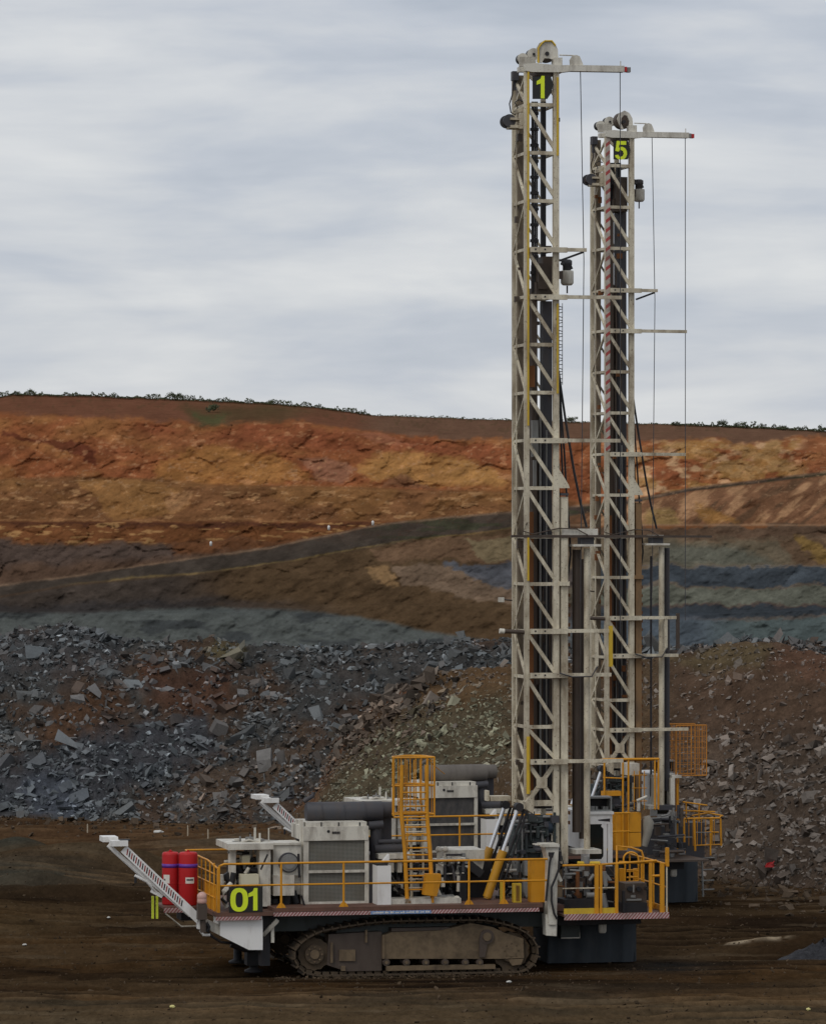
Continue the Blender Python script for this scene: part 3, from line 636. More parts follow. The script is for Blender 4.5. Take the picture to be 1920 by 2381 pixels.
def rail(parent, pts, zr, zm, posts, r=.024, name='handrail', mat=None, kick=None):
    """top and middle rails through the points (u, v); posts at given fractions; zr, zm, zd heights"""
    mb = MB()
    mb.tube([(a, b, zr) for a, b in pts], r); mb.tube([(a, b, zm) for a, b in pts], r * .9)
    for a, b, zd in posts:
        mb.tube([(a, b, zd), (a, b, zr)], r); mb.prism([(a - .09, zd + .002), (a + .09, zd + .002), (a + .03, zd + .1), (a - .03, zd + .1)], b - .012, b + .012)
    return mb.build(name, mat or M_yel, parent)

DIGITS = {   # outlines in a 1 x 1 box; '0' has an inner loop
    '1': [[(.42, 0), (.66, 0), (.66, 1), (.47, 1), (.40, .86), (.16, .76), (.16, .60), (.42, .66)]],
    '5': [[(.04,.22),(.28,.26),(.36,.17),(.50,.15),(.64,.20),(.70,.33),(.64,.46),(.50,.51),(.38,.49),(.30,.42),(.08,.46),(.18,1),(.88,1),(.88,.80),(.36,.80),(.32,.62),(.45,.68),(.60,.69),(.80,.62),(.93,.46),(.94,.28),(.86,.12),(.72,.03),(.50,-.01),(.27,.02),(.11,.10)]],
}
def zero_ring(mb, x0, x1, z0, z1, y0, y1, th, m):
    n = 28; cx, cz = (x0 + x1) / 2, (z0 + z1) / 2; rx, rz = (x1 - x0) / 2, (z1 - z0) / 2
    vs = []
    for k in range(n):
        a = 2 * math.pi * k / n; ca, sa = math.cos(a), math.sin(a)
        ca = math.copysign(abs(ca) ** .8, ca); sa = math.copysign(abs(sa) ** .8, sa)
        for s_, yy in ((1, y0), (0, y0), (1, y1), (0, y1)):
            ex = rx * ca if s_ else (rx - th) * ca; ez = rz * sa if s_ else (rz - th * .8) * sa
            vs.append((cx + ex, yy, cz + ez))
    fs = []
    for k in range(n):
        a, b_ = 4 * k, 4 * ((k + 1) % n)
        fs += [(a, b_, b_ + 1, a + 1), (a + 2, a + 3, b_ + 3, b_ + 2), (a, a + 2, b_ + 2, b_), (a + 1, b_ + 1, b_ + 3, a + 3)]
    mb.add(vs, fs, m)
def digit(mb, ch, x0, x1, z0, z1, y0, y1, m=1):
    if ch == '0': return zero_ring(mb, x0, x1, z0, z1, y0, y1, (x1 - x0) * .29, m)
    for lp in DIGITS[ch]: mb.prism([(x0 + a * (x1 - x0), z0 + c * (z1 - z0)) for a, c in lp], y0, y1, m)

BAYS = [244, 356, 467.5, 580, 690, 801.5, 913, 1024, 1135, 1248, 1358, 1467.6, 1574, 1690, 1771, 1868]
def make_rig(name, five, label):
    R = empty(name)
    tag(R, label, 'drill rig', 'blast hole drill rigs parked in the pit')
    VN, VF = 1.65, 2.92
    zof = lambda py, v=VN: P(1260, py, v)[2]
    uL = P(1223.5, 1200, VN)[0]; uR = P(1291.5, 1200, VN)[0]
    # ---------------- mast lattice
    mb = MB(); ztop, zbot = zof(168), zof(1990)
    for u, vv, wd, zb in ((uL, VN, .115, zof(1880)), (uR, VN, .135, zbot), (uL, VF, .10, zof(1880)), (uR, VF, .11, zbot)):
        mb.box(u - wd / 2, u + wd / 2, vv - wd / 2, vv + wd / 2, zb, ztop)
    for i, py in enumerate(BAYS):
        z = zof(py)
        mb.bar((uL, VN - .012, z), (uR, VN - .012, z), .085, .075, up=(0, 1, 0))
        mb.bar((uL + .01, VN, z), (uL + .01, VF, z), .07, .07, up=(0, 0, 1)); mb.bar((uR, VN, z), (uR, VF, z), .06, .06, up=(0, 0, 1))
        mb.bar((uL, VF + .01, z), (uR, VF + .01, z), .06, .06)
        if i + 1 < len(BAYS):
            z2 = zof(BAYS[i + 1])
            last = i == len(BAYS) - 2
            if last:
                c = ((uL + uR) / 2, VN - .02, (z + z2) / 2)
                for a, b_ in (((uL, z), (uR, z2)), ((uR, z), (uL, z2))): mb.bar((a[0], VN - .02 - .004 * (a[0] == uL), a[1]), (b_[0], VN - .02 - .004 * (a[0] == uL), b_[1]), .10, .06)
                mb.box(c[0] - .13, c[0] + .13, VN - .075, VN - .05, c[2] - .13, c[2] + .13)
                mb.bar((uL, VN, z), (uL, VF, z2), .05, .05, up=(0, 0, 1)); mb.bar((uL, VF, z), (uL, VN, z2), .05, .05, up=(0, 0, 1))
            elif i == 9 or True:
                mb.bar((uL, VN - .02, z - .02), (uR, VN - .02, z2 + .06), .085, .055)
                mb.bar((uL, VF + .02, z - .02), (uR, VF + .02, z2 + .06), .05, .04)
                if i % 2 == 0: mb.bar((uL - .012, VN, z), (uL - .012, VF, z2), .055, .055, up=(0, 0, 1)) if i not in (1,) else None
                else: mb.bar((uL - .012, VF, z), (uL - .012, VN, z2), .055, .055, up=(0, 0, 1))
    mb.bar((uL, VF, zof(170)), (uL, VN, zof(244)), .06, .06, up=(0, 0, 1)); mb.bar((uL, VN, zof(170)), (uL, VF, zof(244)), .05, .05, up=(0, 0, 1))
    mb.bar((uL, VN - .02, zof(172)), (uL + .28, VN - .02, zof(196)), .07, .05); mb.bar((uR, VN - .02, zof(228)), (uR - .2, VN - .02, zof(200)), .06, .05)
    pprism(mb, [(1296, 1085), (1322, 1128), (1324, 1135), (1285, 1135), (1290, 1085)], VN - .06, VN + .06)
    qbox(mb, 7, 285, 1140, 440, 1180, VN - .05, VN + .05)
    pprism(mb, [(225, 1150), (290, 1070), (285, 1240), (240, 1210)], VN - .2, VN + .1, 0, 7)
    mast = mb.build('mast', M_cream, R)
    # ---------------- things inside the mast
    def inner(nm, px0, px1, py0, py1, v0, v1, mat):
        m_ = MB(); pbox(m_, (px0, py0), (px1, py1), v0, v1); return m_.build(nm, mat, mast)
    inner('cable_channel', 1204, 1217, 175, 1880, 2.72, 2.86, M_tan)
    inner('guide_tube', 1199.5, 1201.5, 250, 1870, 2.5, 2.54, M_cream)
    hy = 318 if five else 640                 # height of the rotary head
    m_ = MB()
    for a, b_ in ((1236, 1241.5), (1243, 1246.5), (1248, 1250)): pbox(m_, (a, 236), (b_, hy + 40), 2.2, 2.26)
    pbox(m_, (1259, 236), (1269, hy + 20), 2.3, 2.45)
    for py in range(260, hy, 37): pbox(m_, (1234, py), (1252, py + 7), 2.17, 2.28)
    build_each(m_, 'feed_hose', M_dark, mast)
    inner('pull_down_chain', 1236, 1249, hy + 30, 1880, 2.35, 2.6, M_brown)
    if five: inner('inner_panel', 1262, 1284, hy + 20, 1880, 2.3, 2.7, M_grey); inner('inner_panel', 1250, 1256, hy + 250, 1880, 2.5, 2.6, M_brown)
    else:
        inner('drill_pipe', 1262, 1283, 700, 1880, 2.3, 2.62, M_grey); inner('inner_panel', 1246, 1262, 962, 1880, 2.5, 2.6, M_brown)
        m_ = MB(); pbox(m_, (1238, 977), (1251, 1062), 1.9, 2.1); pbox(m_, (1240, 1070), (1247, 1130), 1.95, 2.05); build_each(m_, 'valve_box', M_mid, mast)
        m_ = MB(); pbox(m_, (1229, 850), (1243, 900), 1.75, 2.1); m_.build('rust_bracket', M_rust, mast)
    m_ = MB(); m_.tube([P(1256, 960, 2.2), P(1256, 1870, 2.2)], .028); m_.tube([P(1270, 1000, 2.2), P(1270, 1870, 2.2)], .02); build_each(m_, 'guide_tube', M_mid, mast)
    m_ = MB(); pbox(m_, (1230, 1190), (1240, 1880), 1.9, 2.1); m_.build('rust_channel', M_rust, mast)
    # ---------------- rotary head
    m_ = MB(); d = hy - 640
    pbox(m_, (1252, 612 + d), (1276, 672 + d), 1.9, 2.7); pbox(m_, (1262, 596 + d), (1284, 690 + d), 2.0, 2.6); pbox(m_, (1246, 655 + d), (1262, 690 + d), 2.0, 2.5)
    pbox(m_, (1298, 630 + d), (1308, 648 + d), 2.1, 2.3)
    head = m_.build('rotary_head', M_brown, R)
    a = P(1318, 645 + d, 2.2); rr = .155
    m_ = MB(); m_.lathe((a[0], 2.2, a[2] - .13), [(rr * .7, -.06), (rr * .9, -.03), (rr, 0), (rr, .26), (rr * .96, .29)], 20); m_.build('head_motor', M_white, head)
    m_ = MB(); m_.lathe((a[0] - .01, 2.2, a[2] + .16), [(.1, 0), (.1, .12), (.13, .14), (.13, .24), (.08, .27)], 16); m_.tube([(a[0] - .3, 2.2, a[2] + .42), (a[0] - .1, 2.2, a[2] + .4), (a[0] + .06, 2.2, a[2] + .34), (a[0] + .12, 2.2, a[2] + .2)], .03)
    m_.box(a[0] - .14, a[0] + .05, 2.1, 2.3, a[2] + .3, a[2] + .36); m_.tube([(a[0], 2.2, a[2] - .2), (a[0], 2.2, a[2] - .38)], .02); build_each(m_, 'hose_coupling', M_grey, head)
    q = random.Random(12 if five else 11)      # hoses and cable runs packed inside the lattice
    m_ = MB()
    for i_ in range(16):
        x_ = q.uniform(1234, 1282); y0_ = q.uniform(620, 1500) if not five else q.uniform(330, 1400); y1_ = min(1860, y0_ + q.uniform(250, 900)); v_ = q.uniform(2.0, 2.7); pts = []
        for j_ in range(7): pts.append(P(x_ + q.uniform(-1.5, 1.5), y0_ + (y1_ - y0_) * j_ / 6, v_))
        m_.tube(pts, q.uniform(.012, .03), 6)
    build_each(m_, 'lattice_hose', M_brown, mast)
    m_ = MB()
    for i_ in range(34):
        x_ = q.choice((1202, 1208, 1213, 1240, 1250, 1262, 1274, 1296)) + q.uniform(-2, 2); y_ = q.uniform(260, 1850); v_ = q.uniform(2.0, 2.6); a = P(x_, y_, v_); w_ = q.uniform(.03, .07); m_.box(a[0] - w_, a[0] + w_, v_ - .05, v_ + .05, a[2] - q.uniform(.03, .14), a[2] + .04)
    build_each(m_, 'hose_clamp', M_rust if five else M_brown, mast)
    # ---------------- number board
    m_ = MB(); v0 = VN - .09
    pprism(m_, [(1238, 178), (1280, 178), (1286, 196), (1281, 216), (1272, 230), (1238, 230)] if not five else [(1242, 176), (1281, 176), (1288, 200), (1281, 226), (1242, 226)], v0, v0 + .03)
    if not five: a, b_ = P(1243, 176, v0), P(1272, 229, v0); digit(m_, '1', a[0] - .02, b_[0] + .06, b_[2], a[2], v0 - .012, v0)
    else: a, b_ = P(1243.5, 176, v0), P(1280.5, 227, v0); digit(m_, '5', a[0], b_[0], b_[2], a[2], v0 - .012, v0)
    m_.build('number_board', [M_plate, M_num], mast)
    # ---------------- crown
    m_ = MB(); k = 4; vb = VN - .12
    pprism(m_, [(245, 305), (330, 300), (510, 318), (620, 316), (1045, 322), (1045, 372), (620, 365), (540, 375), (300, 372), (248, 362)], vb, vb + .22, 0, k)
    pprism(m_, [(610, 318), (606, 275), (625, 245), (655, 234), (685, 245), (708, 300), (712, 318)], vb + .05, vb + .12, 0, k)
    m_.tube([Q(k, 520, 236, vb + .1), Q(k, 640, 240, vb + .1)], .015); m_.tube([Q(k, 1014, 325, vb + .1), Q(k, 1014, 285, vb + .1)], .012)
    pprism(m_, [(330, 345), (460, 340), (560, 372), (430, 410), (340, 395)], VN, VN + .9, 1, k)
    beam = m_.build('crown_beam', [M_white, M_brown], R)
    m_ = MB(); qbox(m_, k, 1046, 330, 1066, 370, vb + .02, vb + .2, 0); qbox(m_, k, 1067, 334, 1096, 374, vb + .04, vb + .18, 1); m_.build('obstruction_lamp', [M_lamp, M_mid] if not five else [M_mid, M_lamp], beam)
    m_ = MB(); oct_ = [(340, 290), (338, 180), (360, 140), (400, 118), (462, 120), (488, 148), (508, 190), (512, 262), (480, 275), (440, 262), (400, 262), (380, 298)]
    if not five: pprism(m_, oct_, VN + .1, VN + .16, 0, k); pprism(m_, [(425 + (x_ - 425) * .98, y_ * .99) for x_, y_ in oct_], VN + .9, VN + .96, 0, k)
    else: pprism(m_, [(400, 290), (360, 200), (380, 145), (430, 118), (475, 140), (505, 190), (512, 250), (490, 290), (470, 290), (480, 220), (455, 165), (425, 160), (400, 190), (395, 240), (420, 290)], VN + .1, VN + .16, 0, k)
    vdisc(m_, Q(k, 428, 222, VN), .05, VN + .06, VN + .11, 1, 12); vdisc(m_, Q(k, 428, 222, VN), .03, VN + .11, VN + .96, 1, 12)
    crown = m_.build('sheave_guard', [M_white, M_dark, M_yel2], R)
    m_ = MB(); vdisc(m_, Q(k, 425, 215, VN + .4), .235, VN + .35, VN + .6, 0, 28); m_.build('crown_sheave', M_brown, mast)
    for cx, cy, r_ in ((215, 270, .125), (300, 235, .14)):
        m_ = MB(); c = Q(k, cx, cy, VF - .2); vdisc(m_, c, r_, VF - .3, VF - .1, 0, 20); vdisc(m_, c, r_ * 1.05, VF - .36, VF - .31, 1, 20); vdisc(m_, c, .03, VF - .4, VF - .35, 0, 10); m_.build('crown_sheave', [M_dark, M_white], mast)
    m_ = MB(); qbox(m_, k, 200, 250, 330, 330, VF - .5, VF - .42); qbox(m_, k, 195, 330, 250, 372, VN + .1, VN + .3); qbox(m_, k, 480, 255, 545, 320, VN, VN + .3); build_each(m_, 'crown_bracket', M_white, mast)
    if not five:
        m_ = MB(); m_.tube([Q(k, 352, 300, VN + .08), Q(k, 352, 180, VN + .08), Q(k, 380, 140, VN + .08), Q(k, 405, 122, VN + .08), Q(k, 460, 122, VN + .08), Q(k, 490, 160, VN + .08)], .022); m_.build('yellow_guard_edge', M_yel2, crown)
    m_ = MB(); qbox(m_, k, 145, 365, 195, 440, VF - .4, VF - .2, 0); qbox(m_, k, 150, 440, 175, 520, VF - .3, VF - .22, 0); m_.build('mast_lamp', M_grey, mast)
    # winch on the left side
    m_ = MB(); c = Q(k, 112, 768, VN + .4); vdisc(m_, c, .155, VN + .3, VN + .36, 0); vdisc(m_, c, .155, VN + .62, VN + .68, 0); vdisc(m_, c, .1, VN + .36, VN + .62, 1)
    m_.build('winch_drum', [M_grey, M_brown], mast)
    m_ = MB(); qbox(m_, k, 130, 740, 240, 760, VN + .2, VN + .7); qbox(m_, k, 130, 800, 240, 825, VN + .2, VN + .7); pprism(m_, [(180, 670), (240, 650), (240, 690), (190, 700)], VN + .2, VN + .5, 0, k); qbox(m_, k, 205, 700, 235, 830, VN + .1, VN + .3); build_each(m_, 'winch_bracket', M_cream, mast)
    m_ = MB(); m_.tube([Q(k, 150, 440, VN + .5), Q(k, 140, 560, VN + .5), Q(k, 118, 630, VN + .5), Q(k, 130, 700, VN + .5), Q(k, 165, 720, VN + .5), Q(k, 185, 660, VN + .5), Q(k, 160, 620, VN + .5), Q(k, 195, 595, VN + .5), Q(k, 225, 610, VN + .4)], .016); m_.build('control_hose', M_dark, mast)
    # hoist cables
    for x0, x1, zb in ((690, 718, zof(1400)), (1010, 1012, zof(1475))):
        m_ = MB(); a = Q(k, x0, 365, vb + .1); b_ = Q(5, x1, 200, vb + .1); u1 = P(1349 if x0 < 900 else 1441, 1250, vb + .1)[0]
        m_.tube([a, b_, (u1, vb + .1, zb)], .011, 6); m_.build('hoist_cable', M_grey, mast)
    # accents
    if not five:
        m_ = MB(); ya = P(1228, 300, VN - .09)[0]
        for p0, p1 in ((168, 990), (1250, 1350), (1712, 1845)): m_.tube([(ya, VN - .085, zof(p0)), (ya, VN - .085, zof(p1))], .026 if p0 != 1712 else .045)
        build_each(m_, 'yellow_pipe', M_yel2, mast)
        m_ = MB(); yb = P(1296, 300, VN - .09)[0]
        for p0, p1 in ((180, 362), (706, 915)): m_.tube([(yb, VN - .1, zof(p0)), (yb, VN - .1, zof(p1))], .026)
        build_each(m_, 'yellow_pipe', M_yel2, mast)
        m_ = MB()
        for x_ in (1299, 1307): m_.tube([P(x_, 705, 2.0), P(x_, 895, 2.0)], .008, 5)
        for py in range(712, 890, 8): m_.bar(P(1299, py, 2.0), P(1307.5, py + 3 * math.sin(py), 2.0), .018)
        m_.build('hose_ladder', M_dark, mast)
    else:
        m_ = MB(); m_.box(uL - .05, uL + .07, VN - .085, VN - .062, zof(1015), zof(170)); m_.build('hazard_strip', M_hazm, mast)
    # hoses sagging from the mast to the pipe carousel
    m_ = MB()
    m_.tube([P(1298, 862, 1.9), P(1303, 900, 1.9), P(1314, 976, 1.8), P(1334, 1097, 1.8), P(1348, 1165, 1.8), P(1363, 1226, 1.8)], .03)
    m_.tube([P(1299, 880, 2.1), P(1306, 980, 2.1), P(1312, 1060, 2.1), P(1316, 1140, 2.0), P(1323, 1230, 1.9), P(1326, 1290, 1.9), P(1318, 1350, 1.9)], .024)
    m_.tube([P(1299, 900, 2.3), P(1303, 1000, 2.3), P(1308, 1130, 2.2)], .024)
    build_each(m_, 'mast_hose', M_dark, mast)
    # horizontal guard arms
    for py, x1, th in ((580, 1363, .07), (690, 1444, .085), (1024, 1441, .085), (1467.6, 1417, .085), (1570, 1420, .085), (1771, 1448, .085)):
        m_ = MB(); z = zof(py, VN - .16); u0 = P(1233, py, VN - .16)[0]; u1 = P(x1, py, VN - .16)[0]; um = P(1318, py, VN - .16)[0]
        m_.box(u0, um, VN - .2, VN - .085, z - .065, z + .055); m_.box(um, u1, VN - .18, VN - .1, z - .04, z + .045); 
        if py == 580: m_.bar((P(1300, py, VN)[0], VN - .14, z - .25), (u1 - .08, VN - .14, z - .05), .05, .04, 1)
        for q in (1240, 1262): uu = P(q, py, VN)[0]; m_.box(uu - .02, uu + .02, VN - .204, VN - .2, z - .02, z + .02, 1)
        m_.build('guard_arm', [M_cream, M_dark], mast)
    m_ = MB(); ua, ub = P(1382, 1500, VN - .14)[0], P(1390, 1500, VN - .14)[0]; m_.box(ua, ub, VN - .17, VN - .11, zof(1548), zof(1471)); m_.bar((ua + .04, VN - .14, zof(1548)), (ua - .04, VN - .14, zof(1568)), .06)
    m_.tube([P(1300, 1565, VN - .24), P(1330, 1574, VN - .24), P(1375, 1573, VN - .24), P(1388, 1550, VN - .24)], .018, 6, 1); m_.build('arm_link', [M_cream, M_grey], mast)
    m_ = MB(); pbox(m_, (1416, 1455), (1424, 1550), VN - .2, VN - .12); m_.build('arm_stop', M_yel2 if not five else M_brown, mast)
    # left pivot pin
    m_ = MB(); m_.tube([P(1162, 1467, VN), P(1238, 1471, VN)], .05); m_.tube([P(1161, 1467, VN), P(1172, 1468, VN)], .065, 10, 1); pbox(m_, (1160, 1389), (1172, 1400), 1.7, 1.8, 1); m_.tube([P(1172, 1394, 1.75), P(1190, 1396, 1.75)], .02); build_each(m_, 'mast_pivot_pin', [M_brown, M_white], mast)
    m_ = MB(); pbox(m_, (1188, 1244), (1515 if five else 1500, 1250), VN - .07, VN - .02, 0); m_.tube([P(1225, 1215, VN - .08), P(1216, 1235, VN - .1), P(1240, 1242, VN - .1), P(1300, 1228, VN - .1), P(1340, 1230, VN - .1), P(1366, 1244, VN - .1)], .014); m_.build('cross_shaft', M_brown, mast)
    # ---------------- pipe carousel on the mast
    m_ = MB(); qbox(m_, 6, 540 if not five else 690, 622 if not five else 670, 832 if not five else 800, 684, 1.6, 2.1)
    qbox(m_, 6, 635, 748, 860, 766, 1.5, 2.3); qbox(m_, 6, 700, 680, 800, 750, 1.7, 2.1, 1); m2 = MB(); qbox(m2, 3, 685, 655, 862, 680, 1.45, 2.2); car = m_.build('pipe_carousel', [M_white, M_grey], R); m2.build('carousel_foot', M_white, car)
    m_ = MB(); xt = 1376 if five else 1364; m_.tube([P(xt, 1275, 1.75), P(xt, 1974, 1.75)], .078, 14); m_.build('carousel_cylinder', M_cream, car)
    m_ = MB(); xt = 1393 if five else 1340; m_.tube([P(xt, 1278, 2.0), P(xt, 1935, 2.0)], .11 if not five else .08, 14); m_.tube([P(1352, 1300, 2.3), P(1352, 1950, 2.3)], .07 if not five else .03, 12); build_each(m_, 'drill_pipe', M_grey if five else M_brown, car)
    m_ = MB(); pbox(m_, (1304, 1155), (1320, 1358), 1.62, 1.78); pbox(m_, (1304, 1362), (1320, 2008), 1.62, 1.78); qbox(m_, 6, 530, 335, 595, 355, 1.58, 1.82, 1); pbox(m_, (1300, 1352), (1324, 1362), 1.55, 1.85); m_.build('mast_support_leg', [M_cream if not five else M_rustleg, M_grey], mast)
    m_ = MB(); pbox(m_, (1298, 1140), (1302, 1950), 2.0, 2.1); 
    for i_ in range(22): pbox(m_, (1300, 1380 + i_ * 27), (1303.5, 1386 + i_ * 27), 1.85, 1.95)
    for i_ in range(24): pbox(m_, (1322, 1380 + i_ * 23), (1325, 1388 + i_ * 23), 1.85, 1.95)
    m_.build('feed_rack', M_rust, mast)

    # ---------------- deck
    dz = P(960, 2106, -.15)[2]; zs = P(960, 2116, -.15)[2]; u0 = P(636, 2110, -.15)[0]; u1 = P(1262, 2110, -.15)[0]
    m_ = MB(); m_.box(u0, u1, -.15, 4.6, dz - .09, dz)
    uw = P(500, 2110, -.15)[0]; m_.box(uw, u0 - .003, -.15, 4.6, dz - .17, dz - .08)
    ur0, ur1 = P(1311, 2127, -.15)[0], P(1554 if not five else 1492, 2127, -.15)[0]; zr = P(1400, 2126, -.15)[2]
    m_.box(ur0, ur1, -.15, 3.4, zr - .05, zr); m_.box(u1 + .003, ur0 + .3, .5, 4.4, dz - .25, dz - .1)
    deck = m_.build('deck', M_deck if not five else M_brown, R)
    m_ = MB(); m_.box(u0, u1 - .1, -.185, -.153, dz - .185, dz - .10); m_.build('hazard_strip', M_haz if not five else M_deck, deck)
    m_ = MB(); m_.box(uw + .02, P(606, 2110, -.15)[0], -.185, -.153, dz - .26, dz - .175); m_.build('hazard_strip', M_haz, deck)
    if not five: m_ = MB(); m_.box(ur0, ur1, -.185, -.153, zr - .12, zr + .02); m_.build('hazard_strip', M_haz, deck)
    if not five:
        m_ = MB(); a, b_ = P(862, 2110, -.19)[0], P(1002, 2110, -.19)[0]; m_.box(a, b_, -.19, -.186, dz - .18, dz - .105)
        q = random.Random(4); x_ = a + .05
        while x_ < b_ - .08:
            wd = q.uniform(.02, .05); m_.box(x_, x_ + wd, -.194, -.1905, dz - .16, dz - .16 + q.uniform(.022, .04), 1); x_ += wd + q.choice((.012, .012, .04))
        m_.build('lettered_decal', [M_bluew, M_lab], deck)
    # chassis
    m_ = MB(); ua, ub = P(590, 2150, .6)[0], P(1275, 2150, .6)[0]
    m_.box(ua, ub, .75, 1.25, dz - .62, dz - .10); m_.box(ua, ub, 3.2, 3.7, dz - .62, dz - .10)
    for px in (600, 760, 930, 1100, 1260): uu = P(px, 2150, .6)[0]; m_.box(uu, uu + .35, 1.253, 3.197, dz - .7, dz - .12)
    m_.box(P(780, 2150, .6)[0], P(1060, 2150, .6)[0], .5, 4.0, dz - .9, dz - .45)
    m_.bar(P(606, 2180, .3), P(645, 2140, -.05), .09, .09, 1); m_.box(P(606, 2150, .2)[0], P(628, 2150, .2)[0], .2, .5, P(606, 2246, .2)[2], dz - .1, 2); pbox(m_, (631, 2150), (638, 2192), .1, .18, 1)
    m_.build('chassis', [M_frame, M_white, M_dark], R)
    m_ = MB(); pbox(m_, (575, 2190), (602, 2245), 1.0, 1.4); m_.lathe((P(590, 2240, 1.2)[0], 1.2, .05), [(.22, 0), (.22, .05), (.1, .1), (.1, .5)], 18); m_.lathe((P(590, 2240, 1.2)[0], 3.4, .05), [(.22, 0), (.22, .05), (.1, .1), (.1, .9)], 18); build_each(m_, 'rear_jack', M_dark, R)
    # under-deck tank at the tail
    m_ = MB(); pprism(m_, [(790, 905), (1220, 905), (1220, 1210), (1080, 1210), (790, 1065)], -.05, .9, 0, 9)
    pprism(m_, [(660, 905), (789, 960), (789, 1062), (700, 1020), (670, 960)], .0, .5, 1, 9)
    m_.tube([Q(9, 640, 980, .1), Q(9, 700, 1070, .1), Q(9, 800, 1130, .1), Q(9, 900, 1140, .2), Q(9, 1000, 1150, .3)], .03, 8, 2); m_.tube([Q(9, 900, 1150, .6), Q(9, 1040, 1200, .6), Q(9, 1140, 1200, .6)], .08, 8, 2)
    for q_ in ((745, 885, 790, 930), (1180, 870, 1215, 900)): qbox(m_, 9, *q_, -.1, .1, 0)
    m_.build('fuel_tank', [M_clean, M_white, M_dark], R)
    # ---------------- tracks
    path = [(700, 2196), (722, 2178), (752, 2166), (800, 2157), (850, 2149), (905, 2144), (1010, 2142), (1120, 2141), (1155, 2146), (1200, 2158), (1232, 2176), (1247, 2200), (1249, 2222), (1238, 2246), (1216, 2260), (1150, 2265), (1020, 2267), (880, 2269), (750, 2271), (712, 2262), (692, 2244), (684, 2222), (688, 2208)]
    for side, v0 in (('near', .05), ('far', 3.9)):
        pts = [P(x_, y_, .05) for x_, y_ in path]; pts = [Vector((p[0], 0, max(p[2], .055))) for p in pts]
        L = [0]
        for i_ in range(len(pts)): L.append(L[-1] + (pts[(i_ + 1) % len(pts)] - pts[i_]).length)
        m_ = MB(); n = 62
        def at(s_):
            s_ %= L[-1]
            for i_ in range(len(pts)):
                if L[i_ + 1] >= s_: return pts[i_].lerp(pts[(i_ + 1) % len(pts)], (s_ - L[i_]) / (L[i_ + 1] - L[i_]))
        for i_ in range(n):
            a, b_ = at(i_ * L[-1] / n), at((i_ + .93) * L[-1] / n)
            d_ = (b_ - a).normalized(); nn = Vector((-d_.z, 0, d_.x))   # outward
            for (o0, o1, f0, f1) in ((0, .035, 0, 1), (.035, .085, .0, .16), (-.06, 0, .1, .9)):
                p0, p1 = a.lerp(b_, f0), a.lerp(b_, f1); A, B, C_, D_ = p0 + nn * o0, p1 + nn * o0, p1 + nn * o1, p0 + nn * o1
                y0_, y1_ = (v0, v0 + .72) if o0 >= 0 else (v0 + .2, v0 + .5)
                vs = [(q.x, y0_, q.z) for q in (A, B, C_, D_)] + [(q.x, y1_, q.z) for q in (A, B, C_, D_)]
                m_.add(vs, [(0, 1, 2, 3), (7, 6, 5, 4), (0, 4, 5, 1), (1, 5, 6, 2), (2, 6, 7, 3), (3, 7, 4, 0)])
        tr = m_.build('crawler_track', M_shoe, R)
        m_ = MB(); vv = v0 + .1
        def fr(poly, a_, b_, mi=0): q = [P(650 + x_ * .37442, 2080 + y_ * .37442, .1) for x_, y_ in poly]; m_.prism([(p[0], p[2]) for p in q], a_, b_, mi)
        fr([(640, 400), (640, 260), (700, 235), (1000, 225), (1190, 178), (1330, 205), (1400, 240), (1515, 275), (1520, 395), (1385, 400)], vv, vv + .5)
        fr([(310, 250), (640, 232), (640, 475), (420, 480), (300, 440)], vv + .06, vv + .5, 1); fr([(375, 345), (475, 345), (475, 415), (375, 415)], vv + .02, vv + .058)
        fr([(665, 445), (1340, 435), (1340, 462), (665, 475)], vv - .03, vv + .1); fr([(1420, 405), (1515, 400), (1500, 435), (1445, 442)], vv - .02, vv + .1)
        fr([(320, 300), (333, 300), (333, 425), (320, 425)], vv - .02, vv + .05); fr([(535, 220), (548, 220), (548, 300), (535, 300)], vv, vv + .055); fr([(385, 445), (410, 445), (410, 475), (385, 475)], vv - .03, vv + .05)
        fr([(640, 250), (655, 250), (655, 400), (640, 400)], vv - .03, vv - .003)
        fr([(700, 212), (1060, 205), (1060, 222), (700, 232)], vv + .05, vv + .4, 1)
        for x_ in (665, 790, 910, 1030, 1155, 1245): c = P(650 + x_ * .37442, 2080 + 423 * .37442, .1); m_.tube([(c[0], vv - .02, c[2]), (c[0], vv + .4, c[2])], .085, 14, 1); m_.tube([(c[0], vv - .05, c[2]), (c[0], vv - .019, c[2])], .04, 10, 0)
        c = P(1132, 2178, .1); m_.tube([(c[0], vv - .05, c[2]), (c[0], vv - .002, c[2])], .17, 18, 1); m_.tube([(c[0], vv - .08, c[2]), (c[0], vv - .05, c[2])], .1, 16, 0); fr([(1240, 265), (1300, 265), (1275, 390), (1240, 390)], vv - .04, vv - .004, 1)
        m_.build('track_frame', [M_mud, M_brown], tr)
        for cx, cy, r_ in ((733, 2220, .36), (1190, 2212, .42)):
            m_ = MB(); c = P(cx, cy, .1); prof = [(c[0] + (r_ + (.03 if i_ % 2 else 0)) * math.cos(i_ * math.pi / 14), c[2] + (r_ + (.03 if i_ % 2 else 0)) * math.sin(i_ * math.pi / 14)) for i_ in range(28)]
            m_.prism(prof, vv + .1, vv + .4); m_.tube([(c[0], vv + .02, c[2]), (c[0], vv + .1, c[2])], r_ * .62, 20); m_.tube([(c[0], vv - .01, c[2]), (c[0], vv + .02, c[2])], r_ * .3, 14, 1)
            for i_ in range(8): a = i_ * math.pi / 4; m_.tube([(c[0] + .17 * math.cos(a), vv - .0, c[2] + .17 * math.sin(a)), (c[0] + .17 * math.cos(a), vv + .02, c[2] + .17 * math.sin(a))], .022, 8, 1)
